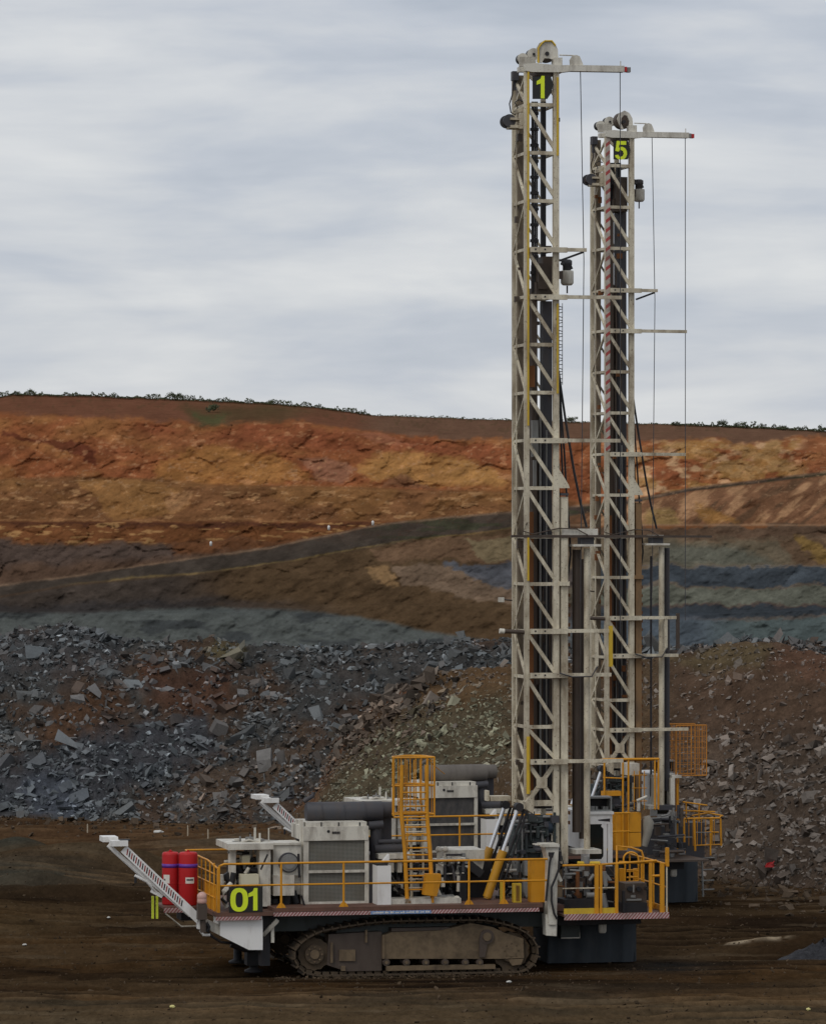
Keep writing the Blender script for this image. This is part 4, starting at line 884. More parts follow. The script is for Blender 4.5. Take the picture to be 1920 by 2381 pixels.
            m_.build('track_wheel', [M_shoe, M_mud], tr)
    # ---------------- near handrail
    zt, zm = P(800, 2005, -.1)[2], P(800, 2055, -.1)[2]; ul = P(507, 2010, -.1)[0]; ue = P(1272, 2005, -.1)[0]
    m_ = MB(); pr = -.1; zlow = dz - .08
    m_.tube([(ul, pr, zlow), (ul, pr, zt - .14), (ul + .04, pr, zt - .04), (ul + .14, pr, zt), (ue, pr, zt)], .026); m_.tube([(ul, pr, zm), (ue, pr, zm)], .022)
    m_.tube([(ul + .03, pr - .03, zt - .02), (ul + .03, pr - .03, zlow)], .02)
    m_.tube([(ul, pr, zt - .1), (ul - .02, 1.2, zt), (ul - .02, 4.5, zt)], .024); m_.tube([(ul - .02, 4.5, zt), (P(640, 1975, 4.5)[0], 4.5, zt)], .024)
    hr = m_.build('handrail', M_yel, R)
    for px in (654, 799, 1090, 1171):
        m_ = MB(); uu = P(px, 2050, pr)[0]; zz = zt if px != 1171 else zm + .02; m_.tube([(uu, pr, dz), (uu, pr, zz)], .027); pr_ = .1
        m_.prism([(uu - .11, dz + .002), (uu + .11, dz + .002), (uu + .07, dz + .07), (uu + .02, dz + .12), (uu - .02, dz + .12), (uu - .07, dz + .07)], pr - .012, pr + .012); m_.build('rail_post', M_yel, hr)
    # yellow caged gate at the tail
    m_ = MB(); vs_ = [.3, .9, 1.5, 2.1, 2.7, 3.3]
    for vv in vs_: m_.tube([(ul - .02, vv, zlow), (ul - .02, vv, zt)], .02)
    for zz in (zt - .25, zm, zm - .3): m_.tube([(ul - .02, .2, zz), (ul - .02, 3.4, zz)], .018)
    m_.box(ul - .01, ul + .01, .15, 1.9, zlow, zlow + .62); m_.build('tail_gate', M_yel, hr)
    # number plate hung on the rail
    m_ = MB(); v0 = -.16
    if not five: qbox(m_, 9, 880, 575, 1220, 826, v0, v0 + .025)
    for ch, x0_, x1_ in ((('0', 893, 1072), ('1', 1048, 1228)) if not five else ()):
        a, b_ = Q(9, x0_, 586, v0), Q(9, x1_, 822 if ch == '0' else 810, v0); digit(m_, ch, a[0], b_[0], b_[2], a[2], v0 - .012, v0)
    if not five: m_.build('number_board', [M_plate, M_num], R)
    # ---------------- extinguisher bottles, their shelf and boom
    m_ = MB(); v0 = 1.4; zb = P(400, 2108, v0)[2]; m_.box(P(380, 2100, v0)[0], P(500, 2100, v0)[0], v0 - .1, 2.6, zb - .05, zb); m_.box(P(380, 2100, v0)[0], P(432, 2100, v0)[0], v0 - .13, v0 - .1, zb - .13, zb - .02, 1)
    m_.tube([P(385, 2124, 1.3), P(422, 2154, 1.3), P(475, 2153, 1.3)], .02, 6, 2); m_.tube([P(385, 2124, 2.5), P(422, 2154, 2.5), P(475, 2153, 2.5)], .02, 6, 2)
    m_.box(P(422, 2140, 1.6)[0], P(458, 2140, 1.6)[0], 1.6, 2.3, zb - .35, zb - .055, 3); shelf = m_.build('bottle_shelf', [M_deck, M_haz, M_white, M_dark], R)
    for px, vv in ((397, 1.95), (438, 1.7)) if not five else ():
        m_ = MB(); c = P(px, 2100, vv); r_ = .222 if px > 420 else .20; H = P(px, 1981, vv)[2] - zb
        m_.lathe((c[0], vv, zb + .004), [(r_ * .94, 0), (r_, .03), (r_, H - .07), (r_ * .96, H - .03), (r_ * .82, H - .005), (r_ * .3, H)], 28, 0)
        m_.lathe((c[0], vv, zb + H - .36), [(r_ + .004, 0), (r_ + .004, .09)], 28, 1)
        m_.lathe((c[0], vv, zb + .5), [(r_ + .006, 0), (r_ + .006, .012)], 28, 0)
        m_.tube([(c[0], vv, zb + H - .02), (c[0], vv, zb + H + .05)], .03, 8, 0); m_.tube([(c[0] - .12, vv, zb + H - .02), (c[0], vv, zb + H + .03), (c[0] + .1, vv, zb + H - .02)], .012, 6, 0)
        bt = m_.build('extinguisher_bottle', [M_red, M_vio], R)
        m_ = MB(); arc0, arc1 = (-115, -62) if px > 420 else (-150, -105); z0_ = zb + H - .72; seg = 7; vs_ = []
        for i_ in range(seg + 1):
            a = D2R(arc0 + (arc1 - arc0) * i_ / seg)
            for zz in (z0_, z0_ + (.14 if px > 420 else .2)): vs_.append((c[0] + (r_ + .006) * math.cos(a), vv + (r_ + .006) * math.sin(a), zz))
        m_.add(vs_, [(2 * i_, 2 * i_ + 2, 2 * i_ + 3, 2 * i_ + 1) for i_ in range(seg)])
        for i_ in range(7 if px > 420 else 2):
            a = D2R(arc0 + 6 + (arc1 - arc0 - 12) * (i_ + .5) / 7); cc = Vector((c[0] + (r_ + .009) * math.cos(a), vv + (r_ + .009) * math.sin(a), z0_ + .085)); tt = Vector((-math.sin(a), math.cos(a), 0))
            m_.bar(cc - tt * .009, cc + tt * .009, .004, .04, 1, up=(0, 0, 1))
        m_.build('bottle_label', [M_lab, M_grey], bt)
    m_ = MB(); k = 1; vb_ = -.05
    pprism(m_, [(135, 540), (200, 540), (290, 552), (735, 970), (735, 1060), (700, 1030)], vb_ + .15, vb_ + .2, 0, k) if False else None
    m_.bar(Q(k, 255, 560, vb_), Q(k, 760, 1035, vb_), .20, .07, 0); m_.bar(Q(k, 150, 535, vb_ + .55), Q(k, 430, 790, vb_ + .25), .10, .07, 0); m_.bar(Q(k, 150, 535, vb_ + .1), Q(k, 700, 1010, vb_ + .1), .08, .06, 0)
    m_.box(Q(k, 108, 500, vb_ + .5)[0], Q(k, 210, 500, vb_ + .5)[0], vb_ + .3, vb_ + .9, Q(k, 108, 512, vb_ + .5)[2], Q(k, 108, 478, vb_ + .5)[2]); m_.box(Q(k, 168, 520, vb_)[0], Q(k, 280, 520, vb_)[0], vb_ - .12, vb_ + .28, Q(k, 168, 542, vb_)[2], Q(k, 168, 505, vb_)[2])
    m_.box(Q(k, 230, 520, vb_)[0], Q(k, 300, 520, vb_)[0], vb_ - .02, vb_ + .2, Q(k, 230, 508, vb_)[2], Q(k, 230, 498, vb_)[2], 1)
    m_.tube([Q(k, 330, 740, 0), Q(k, 410, 780, 0), Q(k, 470, 850, .1)], .035, 8, 0); m_.tube([Q(k, 335, 750, .0), Q(k, 335, 790, .0)], .03, 8, 1); m_.bar(Q(k, 440, 840, .1), Q(k, 515, 880, .1), .09, .06, 0)
    qbox(m_, k, 755, 1035, 800, 1100, vb_ - .05, vb_ + .2, 0); m_.tube([Q(k, 770, 1110, 0), Q(k, 790, 1140, 0), Q(k, 835, 1140, 0)], .035, 8, 0); m_.tube([Q(k, 808, 1060, -.05), Q(k, 826, 1085, -.05), Q(k, 815, 1120, -.05)], .05, 8, 1)
    boom = m_.build('tail_boom', [M_clean, M_dark], R)
    m_ = MB(); a, b_ = Vector(Q(k, 275, 578, vb_ - .037)), Vector(Q(k, 655, 935, vb_ - .037)); n = 26
    for i_ in range(n):
        p = a.lerp(b_, (i_ + .1) / n); q = a.lerp(b_, (i_ + .62) / n); sh = Vector((-.014, 0, -.07)); m_.add([p + sh, q + sh, q - sh, p - sh], [(0, 1, 2, 3)], i_ % 2)
    m_.build('hazard_marking', [M_redmark, M_dark], boom)
    if not five:
        for px in (356, 366):
            m_ = MB(); pbox(m_, (px - 2.6, 2084), (px + 2.6, 2136), .5, .56); m_.build('marker_bar', M_fluo, R)
        m_ = MB(); m_.tube([P(352, 2088, .6), P(384, 2084, .8)], .02); m_.build('marker_bracket', M_dark, R)
    m_ = MB(); c = P(470, 2095, -.2); m_.lathe((c[0], -.2, c[2] - .06), [(.1, 0), (.115, .04), (.11, .1), (.105, .11), (.115, .13), (.11, .2), (.07, .25), (.03, .265)], 18); lamp = m_.build('tail_beacon', M_pink, R)
    m_ = MB(); m_.box(c[0] - .11, c[0] + .1, -.32, -.1, c[2] - .42, c[2] - .065); m_.tube([(c[0] + .02, -.2, c[2] - .4), (c[0] + .03, -.2, c[2] - .72)], .07); m_.build('beacon_bracket', M_brown, lamp)
    # ---------------- machinery on the deck, left to right
    m_ = MB(); k = 9
    qbox(m_, k, 870, 140, 1330, 195, .5, 2.2); qbox(m_, k, 1190, 198, 1300, 770, .6, 1.1); qbox(m_, k, 893, 198, 950, 600, .8, 1.1); qbox(m_, k, 905, 198, 940, 760, 2.2, 2.4)
    qbox(m_, k, 1010, 120, 1110, 138, 1.0, 1.5); qbox(m_, k, 1130, 105, 1200, 138, .9, 1.4); m_.tube([Q(k, 1000, 130, 1.0), Q(k, 1080, 98, 1.0), Q(k, 1150, 120, 1.0)], .03); m_.tube([Q(k, 1180, 110, 1.2), Q(k, 1320, 130, 1.2)], .03)
    m_.build('pump_frame', M_white, R)
    m_ = MB(); qbox(m_, k, 1325, 150, 1605, 458, .75, 1.5, 0); qbox(m_, k, 1330, 460, 1540, 660, .55, 1.3, 0); qbox(m_, k, 1542, 460, 1600, 650, .9, 1.4, 0); qbox(m_, k, 1320, 130, 1610, 148, .7, 1.55, 0)
    box = m_.build('filter_housing', M_white, R)
    m_ = MB(); c = Q(k, 1480, 328, .7); vdisc(m_, c, .235, .66, .747, 1, 32); vdisc(m_, c, .2, .62, .659, 0, 32); vdisc(m_, c, .15, .6, .619, 0, 28); m_.build('filter_lid', [M_mid, M_grey], box)
    m_ = MB(); q = random.Random(3)
    qbox(m_, k, 1005, 452, 1182, 558, .45, .8, 0); qbox(m_, k, 1010, 260, 1090, 330, .9, 1.2, 0); build_each(m_, 'valve_box', M_cream_l, R)
    m_ = MB()
    for a_, b_, c_ in ((((960, 230), (1080, 240)), 1.1, .05), (((930, 430), (890, 620)), .8, .07), (((840, 440), (900, 540)), 1.0, .09), (((1090, 400), (1180, 420)), .9, .07), (((950, 330), (1000, 420)), 1.2, .08), (((1200, 400), (1270, 245)), .5, .022), (((800, 690), (860, 740)), .4, .03), (((1340, 690), (1340, 740)), .9, .1), (((1520, 620), (1560, 740)), .9, .09), (((1580, 240), (1590, 480)), .6, .03), (((1450, 660), (1450, 760)), .9, .13), (((1120, 280), (1080, 380)), 1., .05), (((1610, 660), (1640, 760)), .5, .025)):
        m_.tube([Q(k, *a_[0], b_), Q(k, *a_[1], b_)], c_, 10)
    for i_ in range(10): x_, y_ = q.uniform(860, 1180), q.uniform(220, 560); m_.tube([Q(k, x_, y_, 1.3), Q(k, x_ + q.uniform(-70, 70), y_ + q.uniform(20, 110), 1.2)], q.uniform(.015, .04), 8)
    m_.box(Q(k, 870, 500, 1.6)[0], Q(k, 1600, 500, 1.6)[0], 1.7, 1.8, dz, Q(k, 870, 300, 1.6)[2]); build_each(m_, 'engine_hose', M_dark, R)
    m_ = MB(); m_.tube([Q(k, 900, 540, .6), Q(k, 830, 620, .5), Q(k, 820, 700, .5), Q(k, 860, 780, .5)], .06, 10); m_.tube([Q(k, 1080, 380, .7), Q(k, 1040, 440, .7)], .04); m_.tube([Q(k, 790, 450, .8), Q(k, 800, 560, .8)], .08, 10); build_each(m_, 'coolant_pipe', M_white, R)
    # radiator package
    m_ = MB(); k = 2; va = .75; vb2 = 2.3
    qbox(m_, k, 20, 600, 545, 705, va - .02, vb2, 0); qbox(m_, k, 20, 706, 62, 1232, va, va + .12, 0); qbox(m_, k, 515, 706, 547, 1232, va, va + .12, 0); qbox(m_, k, 62, 1206, 515, 1232, va, va + .12, 0); qbox(m_, k, 62, 952, 515, 966, va - .03, va + .02, 0)
    qbox(m_, k, 40, 565, 530, 598, va + .05, vb2 - .1, 0); qbox(m_, k, 0, 540, 18, 1232, va + .1, va + .3, 0)
    for x_ in (160, 300, 470): qbox(m_, k, x_, 562, x_ + 8, 600, va + .03, va + .05, 1)
    c = Q(k, 222, 636, va - .03); vdisc(m_, c, .035, va - .03, va - .021, 1, 14)
    for i_ in range(5): qbox(m_, k, 252 + i_ * 13, 637, 262 + i_ * 13, 656, va - .03, va - .021, 1)
    rad = m_.build('radiator_housing', [M_white, M_dark], R)
    m_ = MB(); qbox(m_, k, 62, 706, 515, 1205, va + .04, va + .1); m_.build('radiator_grille', M_core if five else M_grille, rad)
    m_ = MB(); qbox(m_, k, 30, 706, 540, 1220, va + .3, vb2 - .1); m_.build('radiator_core', M_core, rad)
    m_ = MB(); a, b_ = Q(k, 38, 480, 1.5), Q(k, 650, 455, 1.5); b2_ = Q(k, 742, 452, 1.5)
    m_.tube([a, (a[0] + .03, 1.5, a[2]), (b_[0], 1.5, a[2])], [.2, .235, .235], 28); m_.tube([(b_[0], 1.5, a[2] + .03), (b2_[0], 1.5, a[2] + .03)], .19, 24)
    for x_ in (150, 330, 500): p = Q(k, x_, 480, 1.5); m_.tube([(p[0], 1.5, a[2]), (p[0] + .04, 1.5, a[2])], .242, 28)
    m_.tube([Q(k, 20, 395, 1.5), Q(k, 95, 350, 1.5), Q(k, 100, 320, 1.5)], .05, 8); m_.tube([Q(k, -110, 370, 1.5), Q(k, -60, 365, 1.5), Q(k, -80, 310, 1.5)], .04, 8)
    m_.build('exhaust_muffler', M_grey if not five else M_muf, R)
    m_ = MB(); m_.tube([Q(k, 600, 560, 1.4), Q(k, 600, 880, 1.4)], .13, 16); m_.tube([Q(k, 545, 590, 1.3), Q(k, 660, 580, 1.3)], .1, 14); m_.tube([Q(k, 620, 720, 1.3), Q(k, 850, 715, 1.3)], .055, 12); m_.tube([Q(k, 590, 775, 1.3), Q(k, 850, 768, 1.3)], .1, 14)
    qbox(m_, k, 650, 480, 730, 700, 1.6, 2.2); m_.tube([Q(k, 555, 880, .9), Q(k, 555, 1220, .9)], .09, 12); qbox(m_, k, 560, 880, 620, 1225, .9, 1.6); m_.build('air_intake_duct', M_grey, R)
    m_ = MB(); qbox(m_, k, 614, 915, 726, 1230, .25, .8); qbox(m_, k, 612, 896, 700, 912, .3, .75, 1); pprism(m_, [(660, 880), (710, 820), (714, 890)], .3, .5, 0, k); m_.build('control_cabinet', [M_clean, M_dark], R)
    # ---------------- caged ladder
    if True:
        m_ = MB(); k = 8; z1_ = Q(k, 300, 830, .6)[2]; z0_ = Q(k, 300, 150, .6)[2]
        if not five:
            ca = Q(k, 460, 150, .6)[0]; cb = Q(k, 720, 150, .9)[0]; ucl = Q(k, 275, 150, .55)[0]; ucr = Q(k, 742, 150, .55)[0]; uc = (ucl + ucr) / 2; rx = (ucr - ucl) / 2
            def hoop(z_): return [(uc + rx * math.cos(a) + (.09 if math.sin(a) > .5 else 0), .95 - .5 * math.sin(a) if False else .55 + .85 * max(0, math.sin(a)) if True else 0, z_) for a in [D2R(d_) for d_ in range(0, 181, 15)]]
            for z_, y_ in ((Q(k, 0, 160, .6)[2], 0), (Q(k, 0, 485, .6)[2], 0), (Q(k, 0, 815, .6)[2], 0)):
                hp = hoop(z_); m_.tube(hp + [hp[0]], .024)
            for i_ in range(0, 13): hp = hoop(z0_)[i_]; m_.tube([hp, (hp[0], hp[1], z1_)], .014 if i_ % 12 else .024, 6)
            for x_ in (430, 508, 578): p = Q(k, x_, 180, .56); m_.tube([p, (p[0], p[1], Q(k, 0, 700, .56)[2])], .014, 6)
            m_.tube([Q(k, 368, 240, .5), Q(k, 362, 800, .5), Q(k, 400, 1200, .45), Q(k, 430, 1820, .4)], .05); m_.tube([Q(k, 655, 240, .5), Q(k, 655, 800, .5), Q(k, 690, 1200, .45), Q(k, 722, 1820, .4)], .05)
            m_.tube([Q(k, 680, 180, .55), Q(k, 740, 250, .8), Q(k, 860, 345, 1.2)], .01, 6)
            cage = m_.build('ladder_cage', M_yel, R)
            m_ = MB()
            for i_, y_ in enumerate((935, 1015, 1125, 1240, 1340, 1455, 1560, 1660)): m_.tube([Q(k, 400 + i_ * 4, y_, .5), Q(k, 690 + i_ * 2, y_ - 6, .5)], .015, 6)
            m_.tube([Q(k, 470, 850, .7), Q(k, 480, 1800, .7)], .035); m_.tube([Q(k, 605, 850, .7), Q(k, 615, 1540, .7)], .025); build_each(m_, 'ladder_rung', M_cream, cage); m_ = MB()
            for i_ in range(15): y_ = 560 + i_ * 80; m_.tube([Q(k, 372 + i_ * 3.6, y_, .47), Q(k, 655 + i_ * 3.9, y_ - 4, .47)], .02, 6)
            build_each(m_, 'ladder_rung', M_yel, cage)
            m_ = MB(); pprism(m_, [(650, 1500), (820, 1500), (820, 1580), (770, 1760), (620, 1740), (640, 1600)], .2, .45, 0, k); m_.tube([Q(k, 720, 1760, .3), Q(k, 725, 1830, .3)], .03); pprism(m_, [(400, 1800), (430, 1770), (470, 1790), (480, 1840), (400, 1840)], .3, .4, 0, k); build_each(m_, 'ladder_step_box', M_yel, cage)
    # pumps in the middle of the deck
    m_ = MB(); k = 8; q = random.Random(9)
    qbox(m_, k, 240, 1790, 1050, 1850, .3, .9, 0); qbox(m_, k, 100, 1270, 520, 1320, .9, 1.8, 0); qbox(m_, k, 750, 1330, 1060, 1340, .8, 1.2, 0)
    for x_, w_ in ((215, 60), (320, 50)): qbox(m_, k, x_, 1320, x_ + w_, 1480, 1.0, 1.3, 0)
    qbox(m_, k, 905, 1225, 1320, 1330, 1.4, 2.6, 0); pprism(m_, [(1100, 1335), (1320, 1335), (1290, 1480), (1250, 1470), (1180, 1390)], 1.5, 2.4, 0, k)
    for x_ in (790, 870): c = Q(k, x_, 1210, 1.0); m_.lathe((c[0], 1.0, c[2] - .06), [(.07, 0), (.075, .05), (.05, .11), (.02, .12)], 14, 0); m_.tube([Q(k, x_, 1240, 1.0), Q(k, x_ + 5, 1480, 1.0)], .03 + .01, 8, 0)
    for x_, y_ in ((905, 1800), (1000, 1790)): m_.tube([Q(k, x_, y_, .5), Q(k, x_, y_, .9)], .085, 14, 0)
    m_.tube([Q(k, 1020, 1520, .7), Q(k, 1015, 1700, .7)], .04, 8, 0); m_.bar(Q(k, 940, 1310, .9), Q(k, 1040, 1310, .9), .05, .1, 0); pprism(m_, [(760, 1580), (790, 1560), (800, 1680), (830, 1750), (790, 1750)], .8, 1.0, 0, k)
    m_.build('hydraulic_pump', M_white, R)
    m_ = MB()
    for i_ in range(16): x_ = q.uniform(760, 1080); y_ = q.uniform(1330, 1500); m_.tube([Q(k, x_, y_, q.uniform(.7, 1.2)), Q(k, x_ + q.uniform(-40, 40), y_ + q.uniform(120, 260), q.uniform(.7, 1.2))], q.uniform(.02, .05), 8)
    qbox(m_, k, 880, 1270, 1060, 1290, .9, 1.0); qbox(m_, k, 1030, 1420, 1110, 1840, .9, 1.5); qbox(m_, k, 250, 1400, 720, 1800, 1.6, 1.7); qbox(m_, k, 740, 1350, 1400, 1850, 1.75, 1.85)
    m_.bar(Q(k, 1100, 1360, 1.4), Q(k, 1280, 1500, 1.4), .2, .2)
    for i_ in range(14): x_ = q.uniform(250, 720); y_ = q.uniform(1340, 1500); m_.tube([Q(k, x_, y_, q.uniform(1., 1.4)), Q(k, x_ + q.uniform(-60, 60), y_ + q.uniform(120, 260), q.uniform(1., 1.4))], q.uniform(.02, .05), 8)
    build_each(m_, 'pump_hose', M_dark, R)
    # busy pipework and fittings between the big units
    def greeble(nm, k, x0, y0, x1, y1, v0_, v1_, n, mats, seed, sz=1.0):
        q = random.Random(seed); mb = MB()
        for i_ in range(n):
            x_, y_, v_ = q.uniform(x0, x1), q.uniform(y0, y1), q.uniform(v0_, v1_); c = Vector(Q(k, x_, y_, v_)); mi = q.randrange(len(mats)); r_ = q.random()
            if r_ < .4: a_, b_, d_ = q.uniform(.03, .12) * sz, q.uniform(.03, .12) * sz, q.uniform(.03, .12) * sz; mb.box(c[0] - a_, c[0] + a_, v_ - b_, v_ + b_, c[2] - d_, c[2] + d_, mi)
            elif r_ < .65: L_ = q.uniform(.1, .4) * sz; mb.tube([c - Vector((0, 0, L_)), c + Vector((0, 0, L_))], q.uniform(.015, .05) * sz, 8, mi)
            elif r_ < .85: L_ = q.uniform(.1, .4) * sz; mb.tube([c - Vector((L_, 0, 0)), c + Vector((L_, 0, q.uniform(-.05, .05)))], q.uniform(.012, .045) * sz, 8, mi)
            else: mb.tube([c, c + Vector((q.uniform(.05, .2), 0, -q.uniform(.05, .2))) * sz, c + Vector((q.uniform(.1, .3), .05, -q.uniform(.2, .5))) * sz], .014, 6, mi)
        return build_each(mb, nm, mats, R)
    greeble('pipe_fitting', 8, 250, 1360, 740, 1780, 1.0, 1.5, 26, [M_white, M_mid, M_brown, M_dark], 31)
    greeble('pipe_fitting', 8, 750, 1300, 1110, 1780, .8, 1.5, 34, [M_white, M_white, M_mid, M_dark], 32)
    greeble('pipe_fitting', 9, 900, 210, 1180, 560, .9, 1.5, 24, [M_white, M_mid, M_dark, M_brown], 33)
    greeble('roof_fitting', 9, 900, 95, 1310, 140, .7, 1.6, 16, [M_white, M_mid, M_white, M_brown], 38, .8)
    greeble('pipe_fitting', 11, 560, 1050, 1060, 1680, 1.3, 2.0, 34, [M_mid, M_brown, M_dark, M_white], 34)
    greeble('compressor_fitting', 11, 790, 330, 1480, 960, 1.45, 1.65, 40, [M_compr, M_grey, M_mid, M_compr], 35)
    if not five: greeble('table_fitting', 3, 610, 765, 960, 1030, .8, 1.5, 40, [M_mid, M_brown, M_dark, M_rust], 36)
    else: greeble('table_fitting', 3, 700, 700, 960, 1050, .3, 1.5, 40, [M_mid, M_brown, M_dark, M_grey], 37)
    # mast raising cylinders
    for dv, dxp, dyp, yb, tp in ((1.1, 0, 0, 0, 1), (3.1, -31, -10, 0, 0)):
        a = Vector(P(1132 + dxp, 2086 + dyp, dv)); b_ = Vector(P(1169 + dxp * .95, 1978 - 7 * (dxp != 0), dv)); c = Vector(P(1205 + dxp * 1., 1876 - 5 * (dxp != 0), dv))
        m_ = MB(); m_.tube([a, b_], .105, 20); m_.tube([a - (b_ - a) * .03, a], .08, 16); ram = m_.build('mast_ram_barrel', M_yel_b, R)
        m_ = MB(); m_.tube([b_, c], .046, 14); m_.build('mast_ram_rod', M_rod, ram)
        m_ = MB(); m_.tube([c + Vector((0, -.12, 0)), c + Vector((0, .12, 0))], .1, 16); n_ = Vector((.14, 0, -.06)); m_.tube([b_ + n_ - (b_ - a) * .8, b_ + n_, c + n_], .035, 8); m_.tube([b_ + n_ * 1.8 - (b_ - a) * .5, b_ + n_ * 1.7, c + n_ * 1.5], .025, 8); m_.build('ram_hose', M_dark, ram)
    # compressor under the mast
    m_ = MB(); k = 11
    c = Q(k, 1400, 520, 1.6); m_.tube([(c[0] - .1, 1.75, c[2]), (c[0] + .13, 1.75, c[2])], .145, 22, 0); m_.tube([(c[0] + .13, 1.75, c[2]), (c[0] + .18, 1.75, c[2])], [.145, .09], 22, 0)
    m_.build('air_receiver', M_blue, R)
    m_ = MB()
    qbox(m_, k, 930, 460, 1340, 700, 1.7, 2.5); qbox(m_, k, 960, 700, 1290, 1010, 1.6, 2.4); qbox(m_, k, 1100, 340, 1460, 470, 1.9, 2.5); qbox(m_, k, 800, 480, 930, 960, 1.8, 2.4)
    for x0_, y0_, x1_, y1_, r_ in ((1090, 440, 1260, 420, .03), (1110, 520, 1330, 490, .03), (1300, 430, 1340, 640, .04), (900, 230, 1120, 360, .03), (840, 640, 960, 480, .06), (850, 980, 900, 620, .05), (1250, 930, 1250, 1000, .05), (650, 1000, 800, 940, .03), (620, 1250, 780, 1100, .025), (1180, 500, 1180, 680, .05)): m_.tube([Q(k, x0_, y0_, 1.5), Q(k, x1_, y1_, 1.5)], r_, 8)
    for i_ in range(14): x_ = q.uniform(820, 1300); y_ = q.uniform(500, 900); m_.tube([Q(k, x_, y_, 1.55), Q(k, x_ + q.uniform(-90, 90), y_ + q.uniform(-90, 90), 1.55)], q.uniform(.02, .06), 8)
    m_.build('air_compressor', M_compr, R)
    m_ = MB(); m_.tube([Q(k, 925, 480, 1.4), Q(k, 930, 990, 1.4)], .02, 6); qbox(m_, k, 780, 1060, 860, 1280, 1.4, 1.8); qbox(m_, k, 975, 1060, 1050, 1290, 1.2, 1.5); pprism(m_, [(940, 1340), (1050, 1340), (1040, 1560), (1000, 1660), (960, 1560)], 1.2, 1.5, 0, k); qbox(m_, k, 780, 1270, 1030, 1340, 1.6, 2.0); build_each(m_, 'hydraulic_valve', M_mid, R)
    m_ = MB()
    for i_ in range(26): x_ = q.uniform(560, 1080); y_ = q.uniform(1080, 1600); m_.tube([Q(k, x_, y_, q.uniform(1.4, 1.9)), Q(k, x_ + q.uniform(-90, 90), y_ + q.uniform(-20, 120), q.uniform(1.4, 1.9))], q.uniform(.015, .045), 8)
    qbox(m_, k, 560, 1150, 1060, 1720, 2.2, 2.3); qbox(m_, k, 520, 160, 960, 1000, 2.9, 3.0) if False else None
    build_each(m_, 'hydraulic_hose', M_dark, R)
    m_ = MB(); qbox(m_, k, 1072, 1040, 1300, 1720, .15, .5); door = m_.build('yellow_locker', M_yel, R)
    m_ = MB(); qbox(m_, k, 582, 1400, 648, 1735, .15, .25); qbox(m_, k, 785, 1420, 915, 1725, .15, .3); build_each(m_, 'yellow_stanchion', M_yel2, R)
    m_ = MB(); qbox(m_, k, 835, 1450, 850, 1700, .12, .145); qbox(m_, k, 868, 1450, 880, 1700, .12, .145); m_.build('locker_rib', M_rust, door)
    if not five:
        # front jack
        m_ = MB(); pprism(m_, [(1295, 830), (1520, 830), (1500, 1150), (1490, 1700), (1480, 2083), (1360, 2083), (1330, 1700), (1340, 1000)], -.1, .35, 0, k); qbox(m_, k, 1260, 785, 1530, 828, -.16, .42, 0); qbox(m_, k, 1140, 785, 1258, 800, .1, .4, 0)
        pprism(m_, [(485, 1090), (565, 1090), (560, 1235), (490, 1230)], -.05, .3, 0, 3); pprism(m_, [(1490, 1170), (1580, 1370), (1540, 1395), (1500, 1340)], -.05, .1, 0, k)
        jk = m_.build('front_jack', M_white, R)
        m_ = MB(); pprism(m_, [(1350, 915), (1450, 915), (1420, 1000), (1380, 1010), (1352, 970)], -.11, -.101, 0, k); m_.tube([Q(k, 1400, 960, -.14), Q(k, 1370, 1080, -.14), Q(k, 1340, 1400, -.14), Q(k, 1310, 1700, -.14)], .026, 8); m_.tube([Q(k, 1520, 1060, -.16), Q(k, 1530, 1150, -.16), Q(k, 1460, 1340, -.16), Q(k, 1400, 1480, -.16), Q(k, 1400, 1700, -.16), Q(k, 1440, 1900, -.16), Q(k, 1490, 1990, -.14)], .026, 8); m_.tube([Q(k, 1530, 900, .0), Q(k, 1530, 1060, .0)], .05, 8); build_each(m_, 'jack_hose', M_dark, jk)
    # ---------------- cab (set back on the far side of the drill end)
    k = 10; v0 = 2.4
    m_ = MB(); a, b_ = Q(k, 455, 105, v0), Q(k, 890, 1100, v0); zc0, zc1 = b_[2], a[2]
    m_.box(a[0], b_[0], v0 + .04, v0 + 1.7, zc0 + .9, zc1)
    qbox(m_, k, 450, 105, 905, 135, v0 - .04, v0 + 1.75); qbox(m_, k, 470, 150, 855, 265, v0, v0 + .038); qbox(m_, k, 825, 266, 888, 800, v0, v0 + .038); qbox(m_, k, 765, 266, 810, 800, v0 + .005, v0 + .038); qbox(m_, k, 470, 266, 580, 770, v0, v0 + .038); qbox(m_, k, 581, 742, 764, 790, v0, v0 + .038); qbox(m_, k, 780, 800, 885, 1100, v0, v0 + .3)
    qbox(m_, k, 455, 140, 468, 640, v0 - .05, v0 - .02); pprism(m_, [(735, 300), (745, 266), (766, 266), (766, 330)], v0 + .001, v0 + .036, 0, k); pprism(m_, [(735, 742), (766, 700), (766, 742)], v0 + .001, v0 + .036, 0, k)
    cab = m_.build('operator_cab', M_clean, R)
    m_ = MB(); qbox(m_, k, 581, 266, 764, 741, v0 + .02, v0 + .037); m_.build('cab_window', M_glass, cab)
    m_ = MB(); pprism(m_, [(690, 208), (855, 190), (855, 235), (700, 222)], v0 - .005, v0 - .001, 0, k); m_.build('cab_decal', M_dark, cab)
    m_ = MB(); qbox(m_, k, 560, -95, 880, 95, v0 + .5, v0 + .6, 1); qbox(m_, k, 560, -100, 880, -80, v0 + .1, v0 + .5); qbox(m_, k, 862, -79, 880, 95, v0 + .1, v0 + .5); qbox(m_, k, 560, 78, 861, 95, v0 + .1, v0 + .5)
    for x_ in (620, 660, 760, 800): qbox(m_, k, x_, 30, x_ + 30, 77, v0 + .2, v0 + .4)
    m_.build('cab_roof_unit', [M_mid, M_dark], cab)
    k = 3
